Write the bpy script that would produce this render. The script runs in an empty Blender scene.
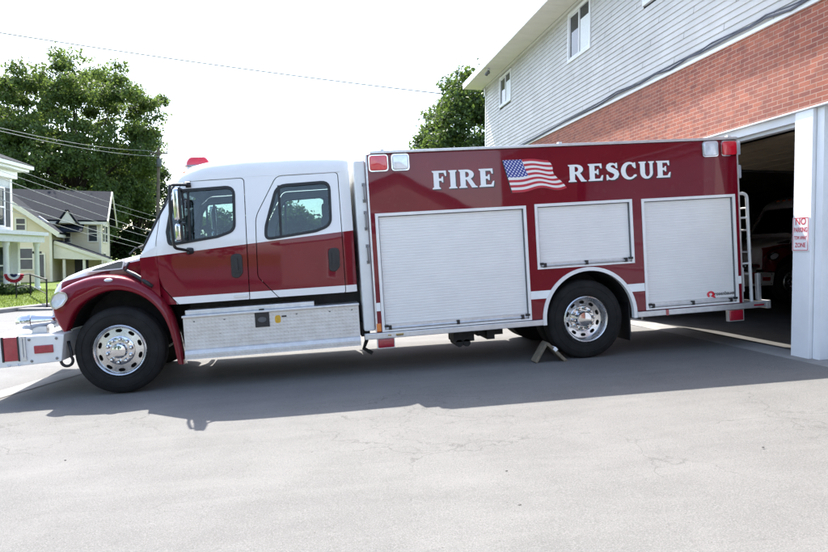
import bpy, bmesh, math, random
from mathutils import Vector, Matrix, Euler
rnd = random.Random(7)
PI = math.pi
sc = bpy.context.scene
COL = sc.collection

# ------------------------------------------------------------------ helpers
def link(o, parent=None):
    COL.objects.link(o)
    if parent is not None: o.parent = parent
    return o

def obj(name, bm, mat, parent=None, smooth=False, angle=None):
    me = bpy.data.meshes.new(name)
    bmesh.ops.recalc_face_normals(bm, faces=bm.faces[:])
    bm.to_mesh(me); bm.free()
    return mobj(name, me, mat, parent, smooth, angle)

def mobj(name, me, mat, parent=None, smooth=False, angle=None):
    mats = mat if isinstance(mat, (list, tuple)) else [mat]
    me.materials.clear()
    for m in mats: me.materials.append(m)
    if smooth:
        for p in me.polygons: p.use_smooth = True
        if angle is not None:
            me.set_sharp_from_angle(angle=math.radians(angle))
    o = bpy.data.objects.new(name, me)
    return link(o, parent)

def tag(o, label=None, cat=None, group=None, kind=None):
    if label: o['label'] = label
    if cat: o['category'] = cat
    if group: o['group'] = group
    if kind: o['kind'] = kind
    return o

def empty(name, loc=(0, 0, 0), parent=None):
    o = bpy.data.objects.new(name, None); o.location = loc
    o.empty_display_size = .2
    return link(o, parent)

def copy_tree(o, parent=None):
    c = o.copy(); COL.objects.link(c)
    c.parent = parent
    for ch in [k for k in o.children]:
        copy_tree(ch, c)
    return c

def box(bm, x0, x1, y0, y1, z0, z1):
    v = [bm.verts.new(p) for p in ((x0,y0,z0),(x1,y0,z0),(x1,y1,z0),(x0,y1,z0),(x0,y0,z1),(x1,y0,z1),(x1,y1,z1),(x0,y1,z1))]
    for f in ((0,3,2,1),(4,5,6,7),(0,1,5,4),(1,2,6,5),(2,3,7,6),(3,0,4,7)): bm.faces.new([v[i] for i in f])
    return v

def bevel(bm, w, seg=2, ang=30):
    es = [e for e in bm.edges if len(e.link_faces) == 2 and e.calc_face_angle(0) > math.radians(ang)]
    bmesh.ops.bevel(bm, geom=es, offset=w, segments=seg, profile=.6, affect='EDGES', clamp_overlap=True)
    return bm

def bbox(x0, x1, y0, y1, z0, z1, w=0, seg=2):
    bm = bmesh.new(); box(bm, x0, x1, y0, y1, z0, z1)
    if w:
        bmesh.ops.recalc_face_normals(bm, faces=bm.faces[:]); bevel(bm, w, seg)
    return bm

def prism(bm, pts, a0, a1, axis='y'):
    """closed prism: pts are 2-D, extruded along axis between a0 and a1 (numbers or functions of the point)"""
    def mk(p, a):
        a = a(p) if callable(a) else a
        return {'y': (p[0], a, p[1]), 'x': (a, p[0], p[1]), 'z': (p[0], p[1], a)}[axis]
    A = [bm.verts.new(mk(p, a0)) for p in pts]; B = [bm.verts.new(mk(p, a1)) for p in pts]
    n = len(pts)
    bm.faces.new(A); bm.faces.new(B[::-1])
    for i in range(n): bm.faces.new((A[i], B[i], B[(i+1) % n], A[(i+1) % n]))
    return bm

def ring_prism(bm, outer, inner, a0, a1, axis='y'):
    def mk(p, a):
        a = a(p) if callable(a) else a
        return {'y': (p[0], a, p[1]), 'x': (a, p[0], p[1]), 'z': (p[0], p[1], a)}[axis]
    n = len(outer)
    L = [[bm.verts.new(mk(p, a)) for p in pts] for pts, a in ((outer, a0), (inner, a0), (inner, a1), (outer, a1))]
    for k in range(4):
        P, Q = L[k], L[(k+1) % 4]
        for i in range(n):
            j = (i+1) % n
            bm.faces.new((P[i], P[j], Q[j], Q[i]))
    return bm

def round_poly(pts, r, seg=5):
    """round the corners of a 2-D polygon; r number or list"""
    out = []; n = len(pts)
    for i in range(n):
        p0, p1, p2 = Vector(pts[i-1]), Vector(pts[i]), Vector(pts[(i+1) % n])
        ri = r[i] if isinstance(r, (list, tuple)) else r
        a = (p0-p1); b = (p2-p1); la, lb = a.length, b.length
        a.normalize(); b.normalize()
        ang = math.acos(max(-1, min(1, a.dot(b))))
        d = min(ri/max(.05, math.tan(ang/2)), la*.48, lb*.48)
        s, e = p1+a*d, p1+b*d
        for k in range(seg+1):
            t = k/seg
            out.append(tuple((1-t)**2*s+2*t*(1-t)*p1+t*t*e))
    return out

def offset_poly(pts, d):
    """offset outward (positive) a CCW/CW polygon by d"""
    n = len(pts); P = [Vector(p) for p in pts]
    area = sum(P[i].x*P[(i+1) % n].y-P[(i+1) % n].x*P[i].y for i in range(n))
    s = 1 if area > 0 else -1
    out = []
    for i in range(n):
        e1 = P[i]-P[i-1]; e2 = P[(i+1) % n]-P[i]
        n1 = Vector((e1.y, -e1.x)).normalized()*s if e1.length > 1e-9 else None
        n2 = Vector((e2.y, -e2.x)).normalized()*s if e2.length > 1e-9 else None
        if n1 is None: n1 = n2
        if n2 is None: n2 = n1
        m = (n1+n2)
        if m.length < 1e-6: m = n1
        m.normalize()
        k = d/max(.5, m.dot(n1))
        out.append(tuple(P[i]+m*k))
    return out

def tube(bm, pts, r, seg=8, close=True):
    """tube along a polyline; r number or list"""
    P = [Vector(p) for p in pts]; rings = []
    up = Vector((0, 0, 1))
    prev = None
    for i, p in enumerate(P):
        d = (P[min(i+1, len(P)-1)]-P[max(i-1, 0)]).normalized()
        if prev is None:
            a = d.cross(up)
            if a.length < .05: a = d.cross(Vector((1, 0, 0)))
        else:
            a = prev-d*prev.dot(d)
        a.normalize(); b = d.cross(a); prev = a
        rr = r[i] if isinstance(r, (list, tuple)) else r
        rings.append([bm.verts.new(p+(a*math.cos(2*PI*k/seg)+b*math.sin(2*PI*k/seg))*rr) for k in range(seg)])
    for A, B in zip(rings, rings[1:]):
        for k in range(seg): bm.faces.new((A[k], A[(k+1) % seg], B[(k+1) % seg], B[k]))
    if close:
        bm.faces.new(rings[0][::-1]); bm.faces.new(rings[-1])
    return bm

def arc_pts(pts, rad, seg=6):
    """polyline with rounded bends (3-D)"""
    P = [Vector(p) for p in pts]; out = [P[0]]
    for i in range(1, len(P)-1):
        a = (P[i-1]-P[i]); b = (P[i+1]-P[i])
        d = min(rad, a.length*.45, b.length*.45)
        s, e = P[i]+a.normalized()*d, P[i]+b.normalized()*d
        for k in range(seg+1):
            t = k/seg
            out.append((1-t)**2*s+2*t*(1-t)*P[i]+t*t*e)
    out.append(P[-1]); return out

def lathe(bm, prof, axis_pt, axis='y', seg=48, closed=False):
    """prof list of (r, a) revolved about an axis through axis_pt"""
    cx, cy, cz = axis_pt; rings = []
    for r, a in prof:
        R = []
        for k in range(seg):
            t = 2*PI*k/seg; c, s = math.cos(t)*r, math.sin(t)*r
            if axis == 'y': R.append(bm.verts.new((cx+c, cy+a, cz+s)))
            elif axis == 'x': R.append(bm.verts.new((cx+a, cy+c, cz+s)))
            else: R.append(bm.verts.new((cx+c, cy+s, cz+a)))
        rings.append(R)
    prs = list(zip(rings, rings[1:]))
    if closed: prs.append((rings[-1], rings[0]))
    for A, B in prs:
        for k in range(seg): bm.faces.new((A[k], A[(k+1) % seg], B[(k+1) % seg], B[k]))
    if not closed:
        bm.faces.new(rings[0]); bm.faces.new(rings[-1][::-1])
    return bm

def booleans(bm, ops):
    """ops: list of (operation, bmesh); returns bmesh"""
    def tmp(b):
        bmesh.ops.recalc_face_normals(b, faces=b.faces[:])
        me = bpy.data.meshes.new('t'); b.to_mesh(me); b.free()
        o = bpy.data.objects.new('t', me); COL.objects.link(o); return o
    base = tmp(bm); cut = []
    for op, b in ops:
        c = tmp(b); cut.append(c)
        m = base.modifiers.new('b', 'BOOLEAN'); m.operation = op; m.object = c; m.solver = 'EXACT'
    dg = bpy.context.evaluated_depsgraph_get()
    ev = base.evaluated_get(dg); me = bpy.data.meshes.new_from_object(ev)
    out = bmesh.new(); out.from_mesh(me)
    bpy.data.meshes.remove(me)
    for o in [base]+cut:
        m = o.data; bpy.data.objects.remove(o); bpy.data.meshes.remove(m)
    return out

# ------------------------------------------------------------------ materials
def newmat(name):
    m = bpy.data.materials.new(name); m.use_nodes = True
    nt = m.node_tree; b = nt.nodes['Principled BSDF']
    return m, nt, b

def N(nt, typ, **kw):
    n = nt.nodes.new(typ)
    for k, v in kw.items():
        if k in n.inputs.keys() if isinstance(k, str) else False: n.inputs[k].default_value = v
        else: setattr(n, k, v)
    return n

def lk(nt, a, b): nt.links.new(a, b)

def math_n(nt, op, a, b=None, c=None):
    n = nt.nodes.new('ShaderNodeMath'); n.operation = op
    for i, v in enumerate((a, b, c)):
        if v is None: continue
        if hasattr(v, 'is_linked') or hasattr(v, 'links'): nt.links.new(v, n.inputs[i])
        else: n.inputs[i].default_value = v
    return n.outputs[0]

def mixc(nt, fac, a, b):
    n = nt.nodes.new('ShaderNodeMix'); n.data_type = 'RGBA'
    for s, v in ((n.inputs[0], fac), (n.inputs[6], a), (n.inputs[7], b)):
        if hasattr(v, 'links'): nt.links.new(v, s)
        elif isinstance(v, (int, float)): s.default_value = v
        else: s.default_value = (*v, 1)
    return n.outputs[2]

def noise(nt, scale, detail=4, rough=.55, vec=None, dist=0):
    n = nt.nodes.new('ShaderNodeTexNoise')
    n.inputs['Scale'].default_value = scale; n.inputs['Detail'].default_value = detail
    n.inputs['Roughness'].default_value = rough; n.inputs['Distortion'].default_value = dist
    if vec is not None: nt.links.new(vec, n.inputs['Vector'])
    return n.outputs['Fac']

def ramp(nt, fac, stops):
    n = nt.nodes.new('ShaderNodeValToRGB'); lk(nt, fac, n.inputs[0])
    e = n.color_ramp.elements
    while len(e) < len(stops): e.new(.5)
    for el, (p, c) in zip(e, stops):
        el.position = p; el.color = (*c, 1) if not isinstance(c, (int, float)) else (c, c, c, 1)
    return n.outputs[0]

def objco(nt):
    t = nt.nodes.new('ShaderNodeTexCoord'); return t.outputs['Object']

def sepxyz(nt, v):
    s = nt.nodes.new('ShaderNodeSeparateXYZ'); lk(nt, v, s.inputs[0]); return s.outputs

def bump(nt, b, h, strength=.3, dist=.01):
    n = nt.nodes.new('ShaderNodeBump'); n.inputs['Strength'].default_value = strength
    n.inputs['Distance'].default_value = dist
    lk(nt, h, n.inputs['Height']); lk(nt, n.outputs[0], b.inputs['Normal']); return n

def simple(name, col, rough=.5, metal=0, coat=0, var=.12, vscale=6, spec=.5, bumpy=0, bscale=60):
    m, nt, b = newmat(name)
    co = objco(nt)
    f = noise(nt, vscale, 5, .6, co)
    d = [max(0, c*(1-var)) for c in col]; l = [min(1, c*(1+var)) for c in col]
    lk(nt, ramp(nt, f, [(.3, d), (.7, l)]), b.inputs['Base Color'])
    b.inputs['Roughness'].default_value = rough; b.inputs['Metallic'].default_value = metal
    b.inputs['Coat Weight'].default_value = coat; b.inputs['Coat Roughness'].default_value = .03
    b.inputs['Specular IOR Level'].default_value = spec
    if rough > .08:
        r = noise(nt, vscale*2.3, 4, .6, co)
        lk(nt, ramp(nt, r, [(.3, max(0, rough-.06)), (.7, min(1, rough+.08))]), b.inputs['Roughness'])
    if bumpy: bump(nt, b, noise(nt, bscale, 3, .6, co), bumpy, .01)
    return m

RED = (.162, .0048, .015); WHITE = (.80, .80, .78)

def paint(name, mask=None):
    """glossy vehicle paint; mask(nt, x, y, z) returns a socket that is 1 where the paint is white"""
    m, nt, b = newmat(name); co = objco(nt); s = sepxyz(nt, co)
    f = noise(nt, 2.2, 4, .6, co)
    red = ramp(nt, f, [(.3, [c*.92 for c in RED]), (.7, [c*1.08 for c in RED])])
    wh = ramp(nt, f, [(.3, (.77, .775, .77)), (.7, (.81, .81, .80))])
    col = red if mask is None else mixc(nt, mask(nt, *s), red, wh)
    # road dust low on the panels
    dz = math_n(nt, 'SUBTRACT', 1.0, math_n(nt, 'DIVIDE', s[2], 1.1))
    dz = math_n(nt, 'MAXIMUM', dz, 0)
    df = math_n(nt, 'MULTIPLY', math_n(nt, 'MULTIPLY', dz, noise(nt, 9, 6, .7, co)), .035)
    lk(nt, mixc(nt, df, col, (.30, .27, .24)), b.inputs['Base Color'])
    b.inputs['Roughness'].default_value = .28
    rr = math_n(nt, 'MULTIPLY_ADD', noise(nt, 5, 5, .6, co), .12, .2)
    lk(nt, rr, b.inputs['Roughness'])
    b.inputs['Specular IOR Level'].default_value = .08
    b.inputs['Coat Weight'].default_value = .62; b.inputs['Coat Roughness'].default_value = .03
    wv = noise(nt, 1.6, 2, .5, co)
    bump(nt, b, wv, .05, .02)
    n2 = nt.nodes.new('ShaderNodeBump'); n2.inputs['Strength'].default_value = .06; n2.inputs['Distance'].default_value = .02
    lk(nt, wv, n2.inputs['Height']); lk(nt, n2.outputs[0], b.inputs['Coat Normal'])
    return m

def mask_cab(nt, x, y, z):
    line = math_n(nt, 'MULTIPLY_ADD', x, .0719, 1.551)
    up = math_n(nt, 'GREATER_THAN', z, line)
    s1 = math_n(nt, 'LESS_THAN', z, 1.085); s2 = math_n(nt, 'GREATER_THAN', z, 1.0)
    s3 = math_n(nt, 'GREATER_THAN', math_n(nt, 'SUBTRACT', x, math_n(nt, 'MULTIPLY', math_n(nt, 'SUBTRACT', 1.085, z), .55)), .635)
    st = math_n(nt, 'MULTIPLY', math_n(nt, 'MULTIPLY', s1, s2), s3)
    return math_n(nt, 'MAXIMUM', up, st)

def mask_hood(nt, x, y, z):
    a = math_n(nt, 'GREATER_THAN', z, math_n(nt, 'MULTIPLY_ADD', x, .19, 1.475))
    b = math_n(nt, 'LESS_THAN', x, -.675)
    return math_n(nt, 'MAXIMUM', a, b)

M = {}
M['red'] = paint('red_paint')
M['cab'] = paint('two_tone_paint', mask_cab)
M['hood'] = paint('hood_paint', mask_hood)
M['white'] = simple('white_gloss', (.78, .785, .78), .3, 0, .6, .04)
M['bodywhite'] = simple('white_panel', (.72, .73, .72), .4, 0, .2, .06)
M['alu'] = simple('brushed_aluminium', (.62, .63, .64), .42, .75, 0, .1, 12)
M['chrome'] = simple('chrome', (.58, .59, .61), .09, 1, 0, .05)
M['polish'] = simple('polished_rim', (.60, .605, .61), .28, 1, 0, .12, 10)
M['black'] = simple('black_plastic', (.012, .012, .014), .45, 0, 0, .3, 20)
M['dark'] = simple('chassis_black', (.012, .012, .012), .7, 0, 0, .4, 12)
M['rubber'] = simple('tyre_rubber', (.013, .0128, .0125), .78, 0, 0, .4, 5, .3, .15, 90)
M['seal'] = simple('rubber_seal', (.008, .008, .009), .5, 0, 0, .2)
M['seat'] = simple('seat_cloth', (.05, .052, .058), .85, 0, 0, .2)
M['greyplastic'] = simple('grey_trim', (.09, .095, .10), .5, 0, 0, .2)
M['amber'] = simple('amber_lens', (.65, .17, .01), .15, 0, .8, .08)
M['redlens'] = simple('red_lens', (.62, .012, .03), .12, 0, 1, .15, 14)
M['redrefl'] = simple('red_reflector', (.30, .01, .025), .18, 0, .8, .2, 25)
M['clearlens'] = simple('clear_lens', (.62, .66, .72), .12, .25, 1, .12, 18)
M['yellow'] = simple('yellow_decal', (.62, .36, .02), .4, 0, 0, .2, 30)
M['letter'] = simple('white_reflective', (.84, .86, .86), .45, 0, 0, .04)
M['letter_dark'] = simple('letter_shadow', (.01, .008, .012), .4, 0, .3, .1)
M['greymetal'] = simple('dull_steel', (.22, .22, .225), .4, .8, 0, .15)
M['vent'] = simple('vent_mesh', (.13, .135, .14), .3, .4, .3, .25, 60)
M['brass'] = simple('brass_fitting', (.5, .33, .12), .3, 1, 0, .15)

def glass(name, tint=(.72, .80, .80), rough=.0):
    m = bpy.data.materials.new(name); m.use_nodes = True; nt = m.node_tree
    nt.nodes.clear()
    out = nt.nodes.new('ShaderNodeOutputMaterial')
    tr = nt.nodes.new('ShaderNodeBsdfTransparent'); tr.inputs[0].default_value = (*tint, 1)
    gl = nt.nodes.new('ShaderNodeBsdfGlossy'); gl.inputs['Roughness'].default_value = rough
    gl.inputs[0].default_value = (1, 1, 1, 1)
    fr = nt.nodes.new('ShaderNodeFresnel'); fr.inputs[0].default_value = 1.5
    mx = nt.nodes.new('ShaderNodeMixShader')
    lk(nt, fr.outputs[0], mx.inputs[0]); lk(nt, tr.outputs[0], mx.inputs[1]); lk(nt, gl.outputs[0], mx.inputs[2])
    lk(nt, mx.outputs[0], out.inputs[0])
    return m
M['glass'] = glass('cab_glass', (.60, .69, .70))

def window_glass():
    m, nt, b = newmat('window_glass'); co = objco(nt)
    lk(nt, ramp(nt, noise(nt, 1.3, 2, .5, co), [(.3, (.02, .025, .03)), (.7, (.05, .06, .07))]), b.inputs['Base Color'])
    b.inputs['Roughness'].default_value = .03
    b.inputs['Specular IOR Level'].default_value = .35
    bump(nt, b, noise(nt, 2.5, 2, .5, co), .04, .02)
    return m
M['wglass'] = window_glass()

def treadplate():
    m, nt, b = newmat('tread_plate'); co = objco(nt); s = sepxyz(nt, co)
    u = math_n(nt, 'MULTIPLY', math_n(nt, 'ADD', s[0], s[2]), 75.)
    v = math_n(nt, 'MULTIPLY', math_n(nt, 'SUBTRACT', s[0], s[2]), 75.)
    d = math_n(nt, 'MULTIPLY', math_n(nt, 'SINE', u), math_n(nt, 'SINE', v))
    d = math_n(nt, 'MAXIMUM', d, .15)
    bump(nt, b, d, .5, .004)
    f = noise(nt, 7, 6, .65, co)
    col = ramp(nt, f, [(.3, (.52, .51, .50)), (.7, (.70, .69, .67))])
    spot = math_n(nt, 'GREATER_THAN', noise(nt, 38, 2, .5, co), .74)
    lk(nt, mixc(nt, math_n(nt, 'MULTIPLY', spot, .5), col, (.16, .14, .12)), b.inputs['Base Color'])
    b.inputs['Metallic'].default_value = .55
    lk(nt, ramp(nt, f, [(.3, .36), (.7, .55)]), b.inputs['Roughness'])
    return m
M['tread'] = treadplate()
def slat_mat():
    m, nt, b = newmat('roller_slats'); co = objco(nt); s = sepxyz(nt, co)
    f = noise(nt, 3, 5, .6, co)
    lk(nt, ramp(nt, f, [(.3, (.75, .745, .735)), (.7, (.80, .795, .785))]), b.inputs['Base Color'])
    b.inputs['Metallic'].default_value = .1; b.inputs['Roughness'].default_value = .42
    return m
M['slat'] = slat_mat()

# ------------------------------------------------------------------ camera, light, sky
CZ = 1.6474; YAW = .15625; PIT = .034275; F = 671.1
cam_d = bpy.data.cameras.new('camera'); cam = link(bpy.data.objects.new('camera', cam_d))
cam.location = (0, 0, CZ); cam.rotation_euler = (PI/2-PIT, 0, -YAW)
cam_d.sensor_width = 36; cam_d.lens = F/828*36; cam_d.clip_end = 3000; cam_d.clip_start = .05
sc.camera = cam

SUNV = Vector((-.573, 1.989, 2.68)).normalized()
EL = math.asin(SUNV.z); AZ = math.atan2(SUNV.x, SUNV.y)
sun_d = bpy.data.lights.new('sun', 'SUN'); sun = link(bpy.data.objects.new('sun', sun_d))
sun_d.energy = 3.2; sun_d.angle = math.radians(.53); sun_d.color = (1, .955, .89)
sun.rotation_euler = (-SUNV).to_track_quat('-Z', 'Y').to_euler(); sun.location = (-20, 60, 80)

w = bpy.data.worlds.new('World'); sc.world = w; w.use_nodes = True
nt = w.node_tree; bg = nt.nodes['Background']
sky = nt.nodes.new('ShaderNodeTexSky'); sky.sky_type = 'NISHITA'; sky.sun_disc = False
sky.sun_elevation = EL; sky.sun_rotation = AZ % (2*PI)
sky.air_density = 1.0; sky.dust_density = 1.6; sky.ozone_density = 1.0; sky.altitude = 100
hs = nt.nodes.new('ShaderNodeHueSaturation'); hs.inputs['Saturation'].default_value = .86
lk(nt, sky.outputs[0], hs.inputs['Color']); lk(nt, hs.outputs[0], bg.inputs[0]); bg.inputs[1].default_value = .135
sc.view_settings.view_transform = 'Standard'; sc.view_settings.look = 'None'
sc.view_settings.exposure = 2.05; sc.view_settings.gamma = 1
sc.view_settings.use_curve_mapping = False
sc.cycles.max_bounces = 10; sc.cycles.transparent_max_bounces = 16

# street frame and terrain
SA = math.radians(18.0)
SN = Vector((math.cos(SA), -math.sin(SA), 0)); SD = Vector((math.sin(SA), math.cos(SA), 0))
S0 = -6.23; SL = .0483
def P_st(s, t, z=0): return SN*s+SD*t+Vector((0, 0, z))
def road_z(t):
    t = max(-14, min(11, t)); return SL*((S0*SN.x+t*SD.x)+2.151)
def drive_z(x, y):
    # on the driveway: plane rising towards the garage
    t = (Vector((x, y, 0))).dot(SD)
    g = Vector((x, y, 0)); s = g.dot(SN)
    return SL*(x+2.151) if t < 11 else road_z(t)+SL*(x-(S0*SN.x+t*SD.x))

_fw = Vector((math.sin(YAW)*math.cos(PIT), math.cos(YAW)*math.cos(PIT), -math.sin(PIT)))
_rt = Vector((math.cos(YAW), -math.sin(YAW), 0)); _up = _rt.cross(_fw)
def at(px, py, depth):
    """a world point on the sight line of a photo pixel at a chosen real distance"""
    return Vector((0, 0, CZ))+(_rt*((px-414)/F)-_up*((py-276)/F)+_fw)*depth

# ================================================================== FIRE TRUCK (local: x to the rear, y to the far side, z up)
TP = .062745
def make_truck():
    T = empty('fire_truck')
    tag(T, 'red and white crew-cab rescue truck with roll-up doors parked on the driveway', 'fire truck')
    YC = 1.25                                    # centre line
    # ---------------------------------------------------------------- cab
    def lean(z): return .055 if z < 1.7 else .055+(z-1.7)*.115
    def roof(x):
        pts = [(.7, 2.56), (.907, 2.66), (1.15, 2.71), (1.53, 2.735), (2.1, 2.742), (2.6, 2.730), (2.82, 2.70)]
        for (a, b), (c, d) in zip(pts, pts[1:]):
            if x <= c: return b+(d-b)*max(0, (x-a))/(c-a)
        return pts[-1][1]
    def xf(z):
        pts = [(.95, .56), (1.2, .48), (1.42, .34), (1.60, .30), (1.66, .33), (2.42, .735), (2.50, .80), (2.58, .86), (2.65, .93), (2.78, 1.1)]
        for (a, b), (c, d) in zip(pts, pts[1:]):
            if z <= c: return b+(d-b)*max(0, (z-a))/(c-a)
        return pts[-1][1]
    def cab_solid(ins=0., proud=0.):
        bm = bmesh.new(); nu, nv, nw = 22, 26, 8
        zb = 1.0+ins
        grids = []
        for side in (0, 1):
            G = []
            for iu in range(nu+1):
                u = iu/nu; row = []
                for iv in range(nv+1):
                    v = iv/nv; v = 1-(1-v)**1.7
                    zt = roof(.93+u*1.89)-ins
                    z = zb+v*(zt-zb)
                    x = (xf(z)+ins)*(1-u)+u*(2.815-ins)
                    R = .20; k = max(0, z-(zt-R))/R
                    y = lean(z)+R*1.1*(1-math.sqrt(max(0, 1-k*k*.98)))
                    y += ins-proud
                    # rounded front and rear corners of the plan
                    e = .06
                    if u < .08: y += e*(1-u/.08)**2
                    if u > .94: y += .05*((u-.94)/.06)**2
                    row.append(bm.verts.new((x, y if side == 0 else 2*YC-y, z)))
                G.append(row)
            grids.append(G)
        A, B = grids
        for G in grids:
            for i in range(nu):
                for j in range(nv): bm.faces.new((G[i][j], G[i+1][j], G[i+1][j+1], G[i][j+1]))
        def bridge(ra, rb, bulge=None):
            prev = ra
            for k in range(1, nw+1):
                t = k/nw
                if k == nw: cur = rb
                else:
                    cur = []
                    for a, b in zip(ra, rb):
                        p = a.co.lerp(b.co, t)
                        if bulge: p = p+bulge(p, 4*t*(1-t))
                        cur.append(bm.verts.new(p))
                for i in range(len(ra)-1): bm.faces.new((prev[i], prev[i+1], cur[i+1], cur[i]))
                prev = cur
        # separate vertices on the seams get welded afterwards
        bridge([A[i][nv] for i in range(nu+1)], [B[i][nv] for i in range(nu+1)], lambda p, q: Vector((-.10*q*max(0, (1.4-p.x)/.6) if p.x < 1.4 else 0, 0, .03*q)))
        bridge([A[i][0] for i in range(nu+1)], [B[i][0] for i in range(nu+1)], lambda p, q: Vector((-.10*q*max(0, (1.4-p.x)/1.1) if p.x < 1.4 else 0, 0, 0)))
        bridge([A[0][j] for j in range(nv+1)], [B[0][j] for j in range(nv+1)], lambda p, q: Vector((-.10*q*(max(0, (1.4-p.x)/.6) if p.z > 2.45 else max(0, (1.4-p.x)/1.1)), 0, .03*q if p.z > 2.5 else 0)))
        bridge([A[nu][j] for j in range(nv+1)], [B[nu][j] for j in range(nv+1)])
        # close the tiny seam gaps
        bmesh.ops.remove_doubles(bm, verts=bm.verts[:], dist=.02 if False else .0008)
        es = [e for e in bm.edges if e.is_boundary]
        if es:
            bmesh.ops.holes_fill(bm, edges=es, sides=0)
        return bm
    w1 = round_poly([(.70, 2.21), (.80, 2.345), (1.425, 2.365), (1.405, 1.83), (1.20, 1.765), (.64, 1.70), (.625, 1.86)], [.06, .05, .10, .12, .2, .05, .1])
    w2 = round_poly([(1.925, 2.35), (2.565, 2.372), (2.55, 1.83), (2.36, 1.765), (1.752, 1.70), (1.765, 1.86)], [.16, .10, .14, .3, .11, .35])
    d1 = round_poly([(.545, 2.06), (.70, 2.30), (.86, 2.445), (1.545, 2.46), (1.52, .99), (.705, .99), (.50, 1.24), (.495, 1.75)], [.2, .05, .15, .05, .03, .05, .12, .3])
    d2 = round_poly([(1.93, 2.465), (2.672, 2.478), (2.672, .995), (1.865, .995), (1.635, 1.26), (1.655, 1.98)], [.12, .05, .03, .05, .10, .35])
    def P(pts, a, b): return prism(bmesh.new(), pts, a, b)
    wind = round_poly([(.26, 1.74), (2.24, 1.74), (2.13, 2.40), (.37, 2.40)], .07)
    cuts = [('DIFFERENCE', cab_solid(.05))]
    for w_ in (w1, w2): cuts.append(('DIFFERENCE', P(w_, -1, 4)))
    for d_ in (d1, d2):
        cuts.append(('DIFFERENCE', P(offset_poly(d_, .006), -1, .30)))
        cuts.append(('DIFFERENCE', P(offset_poly(d_, .006), 2.2, 3.5)))
    cuts.append(('DIFFERENCE', prism(bmesh.new(), wind, -.6, .95, 'x')))
    cab = obj('cab', booleans(cab_solid(), cuts), M['cab'], T, True, 28)
    def door(outl, win, far=False):
        a, b = (-1, .30) if not far else (2.2, 3.5)
        bm = booleans(cab_solid(0, .002), [('DIFFERENCE', cab_solid(.06)), ('INTERSECT', P(offset_poly(outl, -.004), a, b)), ('DIFFERENCE', P(win, -1, 4))])
        return obj('door', bm, M['cab'], T, True, 28)
    side = lambda p: lean(p[1])
    for outl, win, hx, lab in ((d1, w1, 1.395, 'front cab door'), (d2, w2, 2.553, 'rear cab door')):
        for far in (False, True):
            dr = door(outl, win, far)
            S = (lambda p, o: lean(p[1])+o) if not far else (lambda p, o: 2*YC-lean(p[1])-o)
            bm = bmesh.new(); ring_prism(bm, offset_poly(win, .012), offset_poly(win, -.022), lambda p: S(p, -.008), lambda p: S(p, .03))
            if win is w2:
                prism(bm, [(1.935, 2.35), (1.965, 2.35), (1.955, 1.735), (1.925, 1.735)], lambda p: S(p, -.004), lambda p: S(p, .03))
            else:
                prism(bm, [(.875, 2.34), (.90, 2.34), (.895, 1.73), (.87, 1.73)], lambda p: S(p, -.004), lambda p: S(p, .03))
            obj('window_seal', bm, M['seal'], dr)
            bm = bmesh.new(); prism(bm, offset_poly(win, -.012), lambda p: S(p, .012), lambda p: S(p, .017))
            obj('window_pane', bm, M['glass'], dr)
            # recessed black pull handle
            bm = bmesh.new()
            o = round_poly([(hx-.062, 1.55), (hx+.075, 1.555), (hx+.07, 1.32), (hx+.015, 1.26), (hx-.065, 1.275)], .06)
            prism(bm, o, lambda p: S(p, -.016), lambda p: S(p, .03))
            bmesh.ops.recalc_face_normals(bm, faces=bm.faces[:]); bevel(bm, .008, 2, 50)
            box(bm, hx-.04, hx+.04, *sorted((S((0, 1.4), -.034), S((0, 1.4), -.012))), 1.33, 1.36)
            box(bm, hx-.018, hx+.018, *sorted((S((0, 1.4), -.042), S((0, 1.4), -.014))), 1.36, 1.50)
            obj('door_handle', bm, M['black'], dr)
            if not far: dr['label'] = lab
    # windshield
    bm = bmesh.new(); nS = 10
    rows = []
    for j in range(5):
        z = 1.70+(2.43-1.70)*j/4; row = []
        for i in range(nS+1):
            t = i/nS; y = (.2+.1*j/4)+(2.5-2*(.2+.1*j/4))*t
            tt = (y-.12)/(2.26)
            x = xf(z)+.02-.10*4*tt*(1-tt)*max(0, (1.4-xf(z))/1.1)
            row.append(bm.verts.new((x, y, z)))
        rows.append(row)
    for A, B in zip(rows, rows[1:]):
        for i in range(nS): bm.faces.new((A[i], A[i+1], B[i+1], B[i]))
    obj('windshield', bm, M['glass'], T, True)
    # black edging of the windshield on both pillars
    for sgn in (0, 1):
        bm = bmesh.new(); pts = []
        for j in range(9):
            z = 1.66+(2.43-1.66)*j/8
            y = lean(z)+.07; pts.append((xf(z)-.005, y if sgn == 0 else 2*YC-y, z))
        tube(bm, pts, .02, 6); obj('pillar_trim', bm, M['seal'], T, True)
    # raised cap line on the roof side and drip rail
    bm = bmesh.new(); tube(bm, [(x, lean(2.47)+.005, z) for x, z in ((.93, 2.452), (1.3, 2.468), (1.9, 2.478), (2.7, 2.484))], .007, 6)
    obj('drip_rail', bm, M['white'], T, True)
    # badge on the stripe of the front door
    obj('badge', bbox(1.34, 1.50, .045, .0535, 1.028, 1.060, .003), M['alu'], T)
    # interior: seats, dash, wheel
    for sx, sy in ((1.05, .38), (1.05, 1.55), (2.05, .38), (2.05, 1.55)):
        bm = bmesh.new(); box(bm, sx, sx+.5, sy, sy+.55, 1.28, 1.48); box(bm, sx+.42, sx+.55, sy, sy+.55, 1.48, 2.02); box(bm, sx+.44, sx+.54, sy+.14, sy+.41, 2.03, 2.22)
        bmesh.ops.recalc_face_normals(bm, faces=bm.faces[:]); bevel(bm, .035, 2)
        obj('seat', bm, M['seat'], T, True, 40)
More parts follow.
